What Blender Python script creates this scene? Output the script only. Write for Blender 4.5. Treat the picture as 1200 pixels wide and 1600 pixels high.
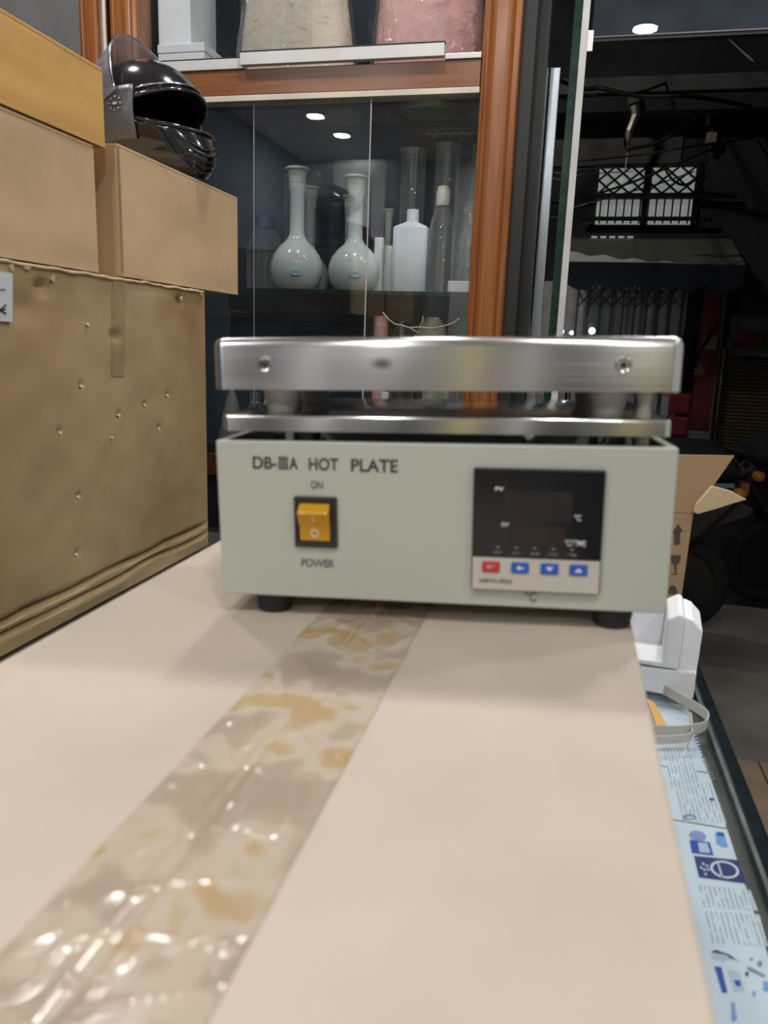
import bpy, math, random
from mathutils import Vector, Matrix, noise
random.seed(7)
R = math.radians
for o in list(bpy.data.objects): bpy.data.objects.remove(o)
scn = bpy.context.scene
col = scn.collection

# ------------------------------------------------------------------ camera, world, exposure
F = 1200.0                                  # focal length in pixels of the 1200x1600 frame
CAM = Vector((0, 0, 1.35))
AXX = Vector((0.97199, 0.08414, -0.21945))  # world axes seen from the camera (right, down, forward)
AXY = Vector((0.23230, -0.20220, 0.95140))
AXZ = Vector((0.03570, -0.97570, -0.21610))
cam_d = bpy.data.cameras.new('camera'); cam = bpy.data.objects.new('camera', cam_d); col.objects.link(cam)
rt = Vector((AXX.x, AXY.x, AXZ.x)).normalized()
fw = Vector((AXX.z, AXY.z, AXZ.z)).normalized()
rt = (rt - fw * rt.dot(fw)).normalized(); up = rt.cross(fw)
cam.matrix_world = Matrix(((rt.x, up.x, -fw.x, CAM.x), (rt.y, up.y, -fw.y, CAM.y), (rt.z, up.z, -fw.z, CAM.z), (0, 0, 0, 1)))
cam_d.sensor_fit = 'VERTICAL'; cam_d.sensor_height = 36.0; cam_d.sensor_width = 27.0
cam_d.lens = F / 1600 * 36.0
cam_d.clip_start = 0.01; cam_d.clip_end = 100
cam_d.dof.use_dof = True; cam_d.dof.focus_distance = 1.9; cam_d.dof.aperture_fstop = 9.5
scn.camera = cam
scn.view_settings.view_transform = 'Standard'; scn.view_settings.look = 'None'
scn.view_settings.gamma = 1.0; scn.view_settings.use_curve_mapping = False
scn.view_settings.exposure = 0.0
try:
    scn.cycles.transparent_max_bounces = 32; scn.cycles.max_bounces = 10
    scn.cycles.glossy_bounces = 5; scn.cycles.caustics_reflective = False; scn.cycles.caustics_refractive = False
except Exception: pass
wd = bpy.data.worlds.new('night'); scn.world = wd; wd.use_nodes = True
wd.node_tree.nodes['Background'].inputs[0].default_value = (0.10, 0.14, 0.25, 1)
wd.node_tree.nodes['Background'].inputs[1].default_value = 0.006

LIGHT_W = 6.4      # watts of a ceiling downlight (the rows further from the street are brighter lamps)
CEIL = 2.85
DOWNLIGHTS = [(-1.83, -1.81), (-1.79, -2.31), (-0.46, -2.66), (0.90, -2.10),
              (-1.18, -1.16), (-0.42, -0.62), (0.21, -0.274), (1.20, -0.35),
              (-1.15, 1.30), (-0.36, 1.34), (0.42, 1.30), (1.20, 1.28)]

def sight(x, y):
    a, b = (x - 600) / F, (y - 800) / F
    return Vector((AXX.x * a + AXX.y * b + AXX.z, AXY.x * a + AXY.y * b + AXY.z, AXZ.x * a + AXZ.y * b + AXZ.z))
def AX(x, y, X): r = sight(x, y); return CAM + r * (X / r.x)     # measured point on the vertical plane X
def AY(x, y, Y): r = sight(x, y); return CAM + r * (Y / r.y)     # on the vertical plane Y
def AZ(x, y, Z): r = sight(x, y); return CAM + r * ((Z - CAM.z) / r.z)   # on the level Z

# ------------------------------------------------------------------ materials
MATS = {}
def nodes(name):
    m = bpy.data.materials.new(name); m.use_nodes = True; nt = m.node_tree
    b = nt.nodes['Principled BSDF']; MATS[name] = m
    return m, nt, b
def N(nt, t, **kw):
    n = nt.nodes.new(t)
    for k, v in kw.items():
        if k in n.inputs: n.inputs[k].default_value = v
        else: setattr(n, k, v)
    return n
def coords(nt, scale=(1, 1, 1), kind='Object'):
    tc = N(nt, 'ShaderNodeTexCoord'); mp = N(nt, 'ShaderNodeMapping'); mp.inputs['Scale'].default_value = scale
    nt.links.new(tc.outputs[kind], mp.inputs[0]); return mp.outputs[0]
def ramp(nt, fac, stops):
    r = N(nt, 'ShaderNodeValToRGB'); el = r.color_ramp.elements
    while len(el) < len(stops): el.new(0.5)
    for e, (p, c) in zip(el, stops): e.position = p; e.color = tuple(c) + (1,) if len(c) == 3 else c
    nt.links.new(fac, r.inputs[0]); return r.outputs[0]
def bump(nt, b, h, s=0.2, d=0.01):
    n = N(nt, 'ShaderNodeBump'); n.inputs['Strength'].default_value = s; n.inputs['Distance'].default_value = d
    nt.links.new(h, n.inputs['Height']); nt.links.new(n.outputs[0], b.inputs['Normal']); return n
def plain(name, c, rough=0.5, metal=0.0, var=0.12, scale=8.0, spec=0.5, coat=0.0, bmp=0.0, bscale=60.0):
    m, nt, b = nodes(name)
    v = coords(nt); nz = N(nt, 'ShaderNodeTexNoise'); nz.inputs['Scale'].default_value = scale; nz.inputs['Detail'].default_value = 4
    nt.links.new(v, nz.inputs[0])
    lo = [x * (1 - var) for x in c]; hi = [min(1, x * (1 + var)) for x in c]
    nt.links.new(ramp(nt, nz.outputs[0], [(0.3, lo), (0.7, hi)]), b.inputs['Base Color'])
    b.inputs['Roughness'].default_value = rough; b.inputs['Metallic'].default_value = metal
    b.inputs['Specular IOR Level'].default_value = spec; b.inputs['Coat Weight'].default_value = coat
    if bmp:
        n2 = N(nt, 'ShaderNodeTexNoise'); n2.inputs['Scale'].default_value = bscale; nt.links.new(v, n2.inputs[0])
        bump(nt, b, n2.outputs[0], bmp, 0.002)
    return m
def cardboard(name, c, flute=(0, 1, 0), stain=None, freq=700):
    m, nt, b = nodes(name)
    v = coords(nt)
    nz = N(nt, 'ShaderNodeTexNoise'); nz.inputs['Scale'].default_value = 7; nz.inputs['Detail'].default_value = 6
    nt.links.new(v, nz.inputs[0])
    base = ramp(nt, nz.outputs[0], [(0.25, [x * 0.86 for x in c]), (0.5, c), (0.8, [min(1, x * 1.1) for x in c])])
    if stain:
        n2 = N(nt, 'ShaderNodeTexNoise'); n2.inputs['Scale'].default_value = 3.2; n2.inputs['Detail'].default_value = 3
        nt.links.new(v, n2.inputs[0])
        f = ramp(nt, n2.outputs[0], [(0.46, (0, 0, 0)), (0.68, (0.75, 0.75, 0.75))])
        mx = N(nt, 'ShaderNodeMixRGB'); nt.links.new(f, mx.inputs[0]); nt.links.new(base, mx.inputs[1]); mx.inputs[2].default_value = tuple(stain) + (1,)
        base = mx.outputs[0]
    nt.links.new(base, b.inputs['Base Color'])
    b.inputs['Roughness'].default_value = 0.72; b.inputs['Specular IOR Level'].default_value = 0.25
    sep = N(nt, 'ShaderNodeMapping'); sep.inputs['Scale'].default_value = tuple(f * freq for f in flute); nt.links.new(v, sep.inputs[0])
    wv = N(nt, 'ShaderNodeTexNoise'); wv.inputs['Scale'].default_value = 1.0; nt.links.new(sep.outputs[0], wv.inputs[0])
    bump(nt, b, wv.outputs[0], 0.06, 0.002)
    return m
def wood(name, c1, c2, axis='Z', gloss=0.28):
    m, nt, b = nodes(name)
    sc = {'Z': (60, 60, 2.5), 'X': (2.5, 60, 60), 'Y': (60, 2.5, 60)}[axis]
    v = coords(nt, sc); nz = N(nt, 'ShaderNodeTexNoise'); nz.inputs['Scale'].default_value = 1.0; nz.inputs['Detail'].default_value = 7; nz.inputs['Distortion'].default_value = 0.4
    nt.links.new(v, nz.inputs[0])
    nt.links.new(ramp(nt, nz.outputs[0], [(0.3, c1), (0.55, c2), (0.8, [x * 0.7 for x in c1])]), b.inputs['Base Color'])
    b.inputs['Roughness'].default_value = gloss; b.inputs['Coat Weight'].default_value = 0.25; b.inputs['Coat Roughness'].default_value = 0.2
    return m
def brushed(name, c=(0.60, 0.60, 0.59), rough=0.30, aniso=0.75, tangent='Z', smudge=None):
    m, nt, b = nodes(name)
    v = coords(nt, (3, 3, 900) if tangent == 'Z' else (900, 900, 3))
    nz = N(nt, 'ShaderNodeTexNoise'); nz.inputs['Scale'].default_value = 1; nz.inputs['Detail'].default_value = 3; nt.links.new(v, nz.inputs[0])
    base = ramp(nt, nz.outputs[0], [(0.2, [x * 0.95 for x in c]), (0.8, [min(1, x * 1.04) for x in c])])
    if smudge:
        tc = N(nt, 'ShaderNodeTexCoord'); vs = N(nt, 'ShaderNodeVectorMath', operation='SUBTRACT'); vs.inputs[1].default_value = smudge
        nt.links.new(tc.outputs['Object'], vs.inputs[0])
        sc = N(nt, 'ShaderNodeVectorMath', operation='MULTIPLY'); sc.inputs[1].default_value = (130, 40, 230); nt.links.new(vs.outputs[0], sc.inputs[0])
        ln = N(nt, 'ShaderNodeVectorMath', operation='LENGTH'); nt.links.new(sc.outputs[0], ln.inputs[0])
        f = ramp(nt, ln.outputs['Value'], [(0.25, (0.75, 0.75, 0.75)), (1.0, (0, 0, 0))])
        mx = N(nt, 'ShaderNodeMixRGB'); nt.links.new(f, mx.inputs[0]); nt.links.new(base, mx.inputs[1]); mx.inputs[2].default_value = (0.05, 0.05, 0.055, 1)
        base = mx.outputs[0]
    nt.links.new(base, b.inputs['Base Color'])
    b.inputs['Metallic'].default_value = 1; b.inputs['Anisotropic'].default_value = aniso; b.inputs['Anisotropic Rotation'].default_value = 0.25
    rr = ramp(nt, nz.outputs[0], [(0.2, (rough * 0.85,) * 3), (0.8, (rough * 1.2,) * 3)]); nt.links.new(rr, b.inputs['Roughness'])
    tg = N(nt, 'ShaderNodeTangent', direction_type='RADIAL', axis=tangent); nt.links.new(tg.outputs[0], b.inputs['Tangent'])
    return m
def pane_glass(name, tint=(0.90, 0.95, 0.93), ior=1.5, rough=0.0, haze=0.0, haze_col=(0.6, 0.66, 0.68), refl=1.0, wob=0.0, edge=0.0):
    m = bpy.data.materials.new(name); m.use_nodes = True; nt = m.node_tree; nt.nodes.clear(); MATS[name] = m
    out = N(nt, 'ShaderNodeOutputMaterial'); tr = N(nt, 'ShaderNodeBsdfTransparent'); tr.inputs[0].default_value = tint + (1,)
    gl = N(nt, 'ShaderNodeBsdfGlossy'); gl.inputs['Roughness'].default_value = rough; gl.inputs[0].default_value = (refl, refl, refl, 1)
    lw = N(nt, 'ShaderNodeLayerWeight'); lw.inputs[0].default_value = 0.5          # Schlick reflectance, the same from both sides of a sheet
    pw = N(nt, 'ShaderNodeMath', operation='POWER'); pw.inputs[1].default_value = 5.0; nt.links.new(lw.outputs['Facing'], pw.inputs[0])
    f0 = ((ior - 1) / (ior + 1)) ** 2
    fr = N(nt, 'ShaderNodeMath', operation='MULTIPLY_ADD'); fr.inputs[1].default_value = 1 - f0; fr.inputs[2].default_value = f0; nt.links.new(pw.outputs[0], fr.inputs[0])
    if wob:
        v = coords(nt); nz = N(nt, 'ShaderNodeTexNoise'); nz.inputs['Scale'].default_value = wob; nz.inputs['Detail'].default_value = 3; nt.links.new(v, nz.inputs[0])
        bp = N(nt, 'ShaderNodeBump'); bp.inputs['Strength'].default_value = 0.9; bp.inputs['Distance'].default_value = 0.03
        nt.links.new(nz.outputs[0], bp.inputs['Height']); nt.links.new(bp.outputs[0], gl.inputs['Normal']); nt.links.new(bp.outputs[0], lw.inputs['Normal'])
    mx = N(nt, 'ShaderNodeMixShader'); nt.links.new(fr.outputs[0], mx.inputs[0]); nt.links.new(tr.outputs[0], mx.inputs[1]); nt.links.new(gl.outputs[0], mx.inputs[2])
    last = mx.outputs[0]
    if haze:
        df = N(nt, 'ShaderNodeBsdfDiffuse'); df.inputs[0].default_value = haze_col + (1,)
        v = coords(nt); nz = N(nt, 'ShaderNodeTexNoise'); nz.inputs['Scale'].default_value = 9; nz.inputs['Detail'].default_value = 5; nt.links.new(v, nz.inputs[0])
        f = ramp(nt, nz.outputs[0], [(0.3, (haze * 0.6,) * 3), (0.75, (haze * 1.5,) * 3)])
        if edge:                                        # pale colour towards a vessel's outline paints its bright edge highlights
            p3 = N(nt, 'ShaderNodeMath', operation='POWER'); p3.inputs[1].default_value = 3.0; nt.links.new(lw.outputs['Facing'], p3.inputs[0])
            me_ = N(nt, 'ShaderNodeMath', operation='MULTIPLY_ADD'); me_.inputs[1].default_value = edge; nt.links.new(p3.outputs[0], me_.inputs[0]); nt.links.new(f, me_.inputs[2]); f = me_.outputs[0]
        m2 = N(nt, 'ShaderNodeMixShader'); nt.links.new(f, m2.inputs[0]); nt.links.new(last, m2.inputs[1]); nt.links.new(df.outputs[0], m2.inputs[2]); last = m2.outputs[0]
    nt.links.new(last, out.inputs[0]); return m
def emit(name, c, s):
    m, nt, b = nodes(name); b.inputs['Base Color'].default_value = (0.8, 0.8, 0.8, 1)
    b.inputs['Emission Color'].default_value = tuple(c) + (1,); b.inputs['Emission Strength'].default_value = s; return m
def frosted(name, c, trans=0.45, rough=0.3):
    m = bpy.data.materials.new(name); m.use_nodes = True; nt = m.node_tree; nt.nodes.clear(); MATS[name] = m
    out = N(nt, 'ShaderNodeOutputMaterial'); d = N(nt, 'ShaderNodeBsdfDiffuse'); d.inputs[0].default_value = c + (1,)
    t = N(nt, 'ShaderNodeBsdfTranslucent'); t.inputs[0].default_value = c + (1,)
    g = N(nt, 'ShaderNodeBsdfGlossy'); g.inputs['Roughness'].default_value = rough
    fr = N(nt, 'ShaderNodeFresnel'); fr.inputs[0].default_value = 1.45
    m1 = N(nt, 'ShaderNodeMixShader'); m1.inputs[0].default_value = trans; nt.links.new(d.outputs[0], m1.inputs[1]); nt.links.new(t.outputs[0], m1.inputs[2])
    m2 = N(nt, 'ShaderNodeMixShader'); nt.links.new(fr.outputs[0], m2.inputs[0]); nt.links.new(m1.outputs[0], m2.inputs[1]); nt.links.new(g.outputs[0], m2.inputs[2])
    nt.links.new(m2.outputs[0], out.inputs[0]); return m

cardboard('kraft_pale', (0.535, 0.455, 0.385), (0.05, 1, 1))
cardboard('kraft_brown', (0.45, 0.325, 0.185), (0.05, 0.05, 1), stain=(0.27, 0.165, 0.07))
cardboard('kraft_mid', (0.58, 0.415, 0.245), (1, 1, 0.05))
cardboard('kraft_orange', (0.64, 0.375, 0.125), (0.05, 0.05, 1), freq=400)
cardboard('kraft_open', (0.37, 0.25, 0.14), (1, 1, 0.05))
plain('torn_paper', (0.58, 0.44, 0.28), 0.8)
plain('ink_black', (0.03, 0.03, 0.032), 0.6)
plain('ink_grey', (0.16, 0.17, 0.175), 0.6)
plain('ink_soft', (0.07, 0.055, 0.045), 0.7)
plain('powder_coat', (0.47, 0.495, 0.445), 0.38, var=0.02, bmp=0.12, bscale=900)
plain('panel_cream', (0.54, 0.515, 0.46), 0.4, var=0.02)
plain('black_rubber', (0.012, 0.012, 0.014), 0.6)
plain('black_plastic', (0.016, 0.016, 0.018), 0.35)
plain('screen_black', (0.006, 0.007, 0.010), 0.18, var=0.05)
plain('led_window', (0.016, 0.012, 0.012), 0.35, var=0.3, scale=90)
plain('dark_inside', (0.02, 0.02, 0.02), 0.7)
plain('amber', (0.60, 0.30, 0.004), 0.25, var=0.05, coat=0.4)
plain('button_red', (0.50, 0.03, 0.05), 0.4, var=0.03)
plain('button_blue', (0.015, 0.10, 0.47), 0.4, var=0.03)
plain('print_white', (0.75, 0.77, 0.80), 0.5)
plain('print_dim', (0.28, 0.30, 0.32), 0.5)
plain('mark_pale', (0.80, 0.60, 0.40), 0.4)
plain('ceramic', (0.85, 0.82, 0.76), 0.45, var=0.05)
plain('sleeve_white', (0.68, 0.66, 0.56), 0.5, var=0.05)
brushed('brushed_steel', (0.63, 0.63, 0.635), 0.21, 0.88, smudge=(-0.0325, 0.0, 0.158))
brushed('bright_tray', (0.66, 0.67, 0.68), 0.14, 0.5)
plain('screw_steel', (0.55, 0.52, 0.48), 0.18, 1.0)
plain('aluminium', (0.62, 0.63, 0.65), 0.34, 1.0, var=0.06)
plain('strip_metal', (0.42, 0.47, 0.52), 0.22, 1.0, var=0.08)
plain('aluminium_white', (0.62, 0.62, 0.62), 0.4, 0.3, var=0.08)
plain('cream_paint', (0.60, 0.55, 0.46), 0.55)
plain('wall_paint', (0.66, 0.67, 0.65), 0.8)
plain('ceiling_paint', (0.72, 0.75, 0.80), 0.8, var=0.03)
plain('cream_yellow', (0.75, 0.66, 0.34), 0.6)
plain('wall_blue', (0.10, 0.13, 0.17), 0.8)
plain('wall_mid', (0.30, 0.31, 0.31), 0.8)
plain('wall_dark', (0.10, 0.10, 0.10), 0.8)
plain('foam_white', (0.86, 0.88, 0.93), 0.75, var=0.03, bmp=0.5, bscale=260)
plain('strap_white', (0.58, 0.56, 0.53), 0.4, var=0.05)
plain('counter_board', (0.115, 0.115, 0.095), 0.6, var=0.25, scale=14)
plain('counter_edge', (0.014, 0.019, 0.024), 0.12, var=0.3, scale=40)
plain('counter_highlight', (0.13, 0.165, 0.165), 0.3, var=0.3, scale=30)
plain('tile_tan', (0.34, 0.25, 0.18), 0.35)
plain('grout', (0.06, 0.055, 0.05), 0.8)
plain('street_concrete', (0.22, 0.20, 0.18), 0.85, var=0.35, scale=2.2, bmp=0.2, bscale=30)
plain('asphalt', (0.022, 0.022, 0.022), 0.9, var=0.4, scale=5)
plain('helmet_shell', (0.010, 0.011, 0.016), 0.13, coat=0.7)
plain('helmet_grey', (0.10, 0.10, 0.105), 0.35)
plain('helmet_liner', (0.004, 0.004, 0.005), 0.95, spec=0.1)
plain('chrome', (0.6, 0.6, 0.62), 0.15, 1.0)
wood('wood_post', (0.17, 0.050, 0.011), (0.30, 0.105, 0.026), 'Z')
wood('wood_rail', (0.17, 0.052, 0.013), (0.23, 0.080, 0.022), 'X')
wood('wood_dark', (0.07, 0.016, 0.008), (0.10, 0.025, 0.012), 'X')
plain('cabinet_back', (0.026, 0.040, 0.062), 0.12, var=0.3, scale=5)
plain('cabinet_dark', (0.012, 0.013, 0.014), 0.4)
pane_glass('pane_clear', (0.975, 0.985, 0.983), 1.5, haze=0.005, haze_col=(0.5, 0.6, 0.75))
pane_glass('shelf_glass', (0.90, 0.96, 0.93), 1.5, haze=0.006)
pane_glass('counter_glass', (0.955, 0.975, 0.98), 1.5, haze=0.012, haze_col=(0.4, 0.5, 0.5))
pane_glass('ware_glass', (0.965, 0.975, 0.97), 1.75, haze=0.05, haze_col=(0.85, 0.9, 0.92), edge=0.45)
pane_glass('transom_glass', (0.75, 0.82, 0.88), 1.55, haze=0.04, haze_col=(0.35, 0.42, 0.55))
pane_glass('visor_clear', (0.80, 0.80, 0.84), 1.5, haze=0.22, haze_col=(0.60, 0.60, 0.66))
pane_glass('wrap_film', (0.95, 0.95, 0.95), 1.9, rough=0.05, haze=0.03, haze_col=(0.9, 0.9, 0.9), wob=42)
plain('glass_edge_green', (0.004, 0.030, 0.022), 0.15, var=0.5, scale=30)
plain('reflector_white', (0.85, 0.86, 0.88), 0.6)
plain('seal_white', (0.55, 0.55, 0.55), 0.5)
frosted('poly_white', (0.72, 0.785, 0.80), 0.12, 0.16)
frosted('poly_cool', (0.74, 0.79, 0.87), 0.10)
frosted('poly_stopper', (0.74, 0.74, 0.68), 0.10)
plain('funnel_grey', (0.16, 0.16, 0.155), 0.5)
plain('dish_rim', (0.42, 0.52, 0.46), 0.15)
plain('cap_blue', (0.022, 0.022, 0.10), 0.4)
plain('label_blue', (0.30, 0.52, 0.62), 0.5)
plain('box_white', (0.62, 0.64, 0.68), 0.6, var=0.04)
plain('torso_beige', (0.66, 0.55, 0.44), 0.5, var=0.06)
plain('torso_pink', (0.70, 0.34, 0.33), 0.5, var=0.08)
plain('straw', (0.75, 0.72, 0.45), 0.6)
plain('roll_pink', (0.85, 0.42, 0.38), 0.6)
plain('twig', (0.72, 0.64, 0.42), 0.7)
plain('bag_beige', (0.62, 0.55, 0.42), 0.6, var=0.4, scale=30)
plain('leaf_green', (0.03, 0.22, 0.09), 0.5, var=0.5, scale=60)
plain('paper_white', (0.72, 0.80, 0.90), 0.6, var=0.02)
plain('blue_print', (0.02, 0.08, 0.42), 0.6)
plain('navy_print', (0.03, 0.035, 0.17), 0.6)
plain('sky_print', (0.18, 0.38, 0.75), 0.6)
plain('violet_print', (0.28, 0.33, 0.66), 0.6)
plain('pale_print', (0.52, 0.62, 0.74), 0.6)
plain('grey_print', (0.24, 0.28, 0.36), 0.6)
plain('facade_grey', (0.16, 0.16, 0.155), 0.9, var=0.3, scale=3)
plain('facade_dark', (0.05, 0.05, 0.055), 0.9, var=0.3, scale=3)
plain('facade_pale', (0.30, 0.29, 0.29), 0.9, var=0.2, scale=3)
plain('shop_wall', (0.78, 0.75, 0.78), 0.9)
plain('iron_dark', (0.02, 0.02, 0.022), 0.6)
plain('gate_grey', (0.12, 0.11, 0.13), 0.5)
plain('red_paint', (0.28, 0.045, 0.06), 0.6)
plain('gold_paint', (0.40, 0.28, 0.08), 0.6)
plain('post_tan', (0.32, 0.24, 0.14), 0.7)
plain('shutter_brown', (0.20, 0.14, 0.055), 0.6, var=0.25)
plain('awning_cloth', (0.20, 0.21, 0.17), 0.8)
plain('awning_highlight', (0.90, 0.90, 0.86), 0.7)
plain('valance_navy', (0.018, 0.02, 0.03), 0.9)
plain('cable_black', (0.012, 0.012, 0.012), 0.6)
plain('cable_grey', (0.35, 0.35, 0.35), 0.5)
plain('foil', (0.40, 0.38, 0.34), 0.4, 0.6)
plain('meter_box', (0.42, 0.38, 0.24), 0.6)
plain('scooter_black', (0.008, 0.008, 0.010), 0.35)
plain('seat_black', (0.006, 0.006, 0.008), 0.75)
plain('tyre', (0.01, 0.01, 0.01), 0.9)
plain('amber_lens', (0.45, 0.20, 0.03), 0.3)
plain('crate_red', (0.40, 0.04, 0.05), 0.5)
emit('downlight_lens', (1.0, 0.98, 0.94), 12.0)
emit('window_lit', (0.80, 0.86, 0.84), 0.2)
emit('lamp_white', (0.95, 1.0, 0.98), 40.0)
emit('lamp_green', (0.05, 0.9, 0.35), 3.0)

def tape_material():
    m, nt, b = nodes('packing_tape')
    v = coords(nt); nz = N(nt, 'ShaderNodeTexNoise'); nz.inputs['Scale'].default_value = 24; nz.inputs['Detail'].default_value = 2; nz.inputs['Distortion'].default_value = 0.2
    nt.links.new(v, nz.inputs[0])
    c = ramp(nt, nz.outputs[0], [(0.36, (0.35, 0.275, 0.215)), (0.46, (0.39, 0.31, 0.245)), (0.50, (0.465, 0.39, 0.31)), (0.56, (0.475, 0.395, 0.305)), (0.60, (0.42, 0.305, 0.17)), (0.70, (0.41, 0.285, 0.145))])
    nt.links.new(c, b.inputs['Base Color']); b.inputs['Roughness'].default_value = 0.16; b.inputs['Specular IOR Level'].default_value = 0.55
    n2 = N(nt, 'ShaderNodeTexNoise'); n2.inputs['Scale'].default_value = 55; n2.inputs['Detail'].default_value = 3; nt.links.new(v, n2.inputs[0])
    bump(nt, b, n2.outputs[0], 0.10, 0.002)
tape_material()
def tape_brown():
    m, nt, b = nodes('brown_tape')
    v = coords(nt, (1, 1, 1)); nz = N(nt, 'ShaderNodeTexNoise'); nz.inputs['Scale'].default_value = 40; nt.links.new(v, nz.inputs[0])
    nt.links.new(ramp(nt, nz.outputs[0], [(0.35, (0.35, 0.235, 0.13)), (0.7, (0.40, 0.285, 0.165))]), b.inputs['Base Color']); b.inputs['Roughness'].default_value = 0.3
tape_brown()
def print_rows():
    m, nt, b = nodes('printed_rows')                       # rows of unreadable small print
    v = coords(nt); sx = N(nt, 'ShaderNodeSeparateXYZ'); nt.links.new(v, sx.inputs[0])
    mu = N(nt, 'ShaderNodeMath', operation='MULTIPLY'); mu.inputs[1].default_value = 290; nt.links.new(sx.outputs[0], mu.inputs[0])
    fr = N(nt, 'ShaderNodeMath', operation='FRACT'); nt.links.new(mu.outputs[0], fr.inputs[0])
    line = N(nt, 'ShaderNodeMath', operation='GREATER_THAN'); line.inputs[1].default_value = 0.6; nt.links.new(fr.outputs[0], line.inputs[0])
    mp = N(nt, 'ShaderNodeMapping'); mp.inputs['Scale'].default_value = (290, 85, 1); nt.links.new(v, mp.inputs[0])
    nz = N(nt, 'ShaderNodeTexNoise'); nz.inputs['Scale'].default_value = 1.0; nz.inputs['Detail'].default_value = 4; nt.links.new(mp.outputs[0], nz.inputs[0])
    g = N(nt, 'ShaderNodeMath', operation='GREATER_THAN'); g.inputs[1].default_value = 0.44; nt.links.new(nz.outputs[0], g.inputs[0])
    mm = N(nt, 'ShaderNodeMath', operation='MULTIPLY'); nt.links.new(line.outputs[0], mm.inputs[0]); nt.links.new(g.outputs[0], mm.inputs[1])
    mx = N(nt, 'ShaderNodeMixRGB'); nt.links.new(mm.outputs[0], mx.inputs[0]); mx.inputs[1].default_value = (0.72, 0.80, 0.90, 1); mx.inputs[2].default_value = (0.42, 0.48, 0.56, 1)
    nt.links.new(mx.outputs[0], b.inputs['Base Color']); b.inputs['Roughness'].default_value = 0.6
print_rows()

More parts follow.
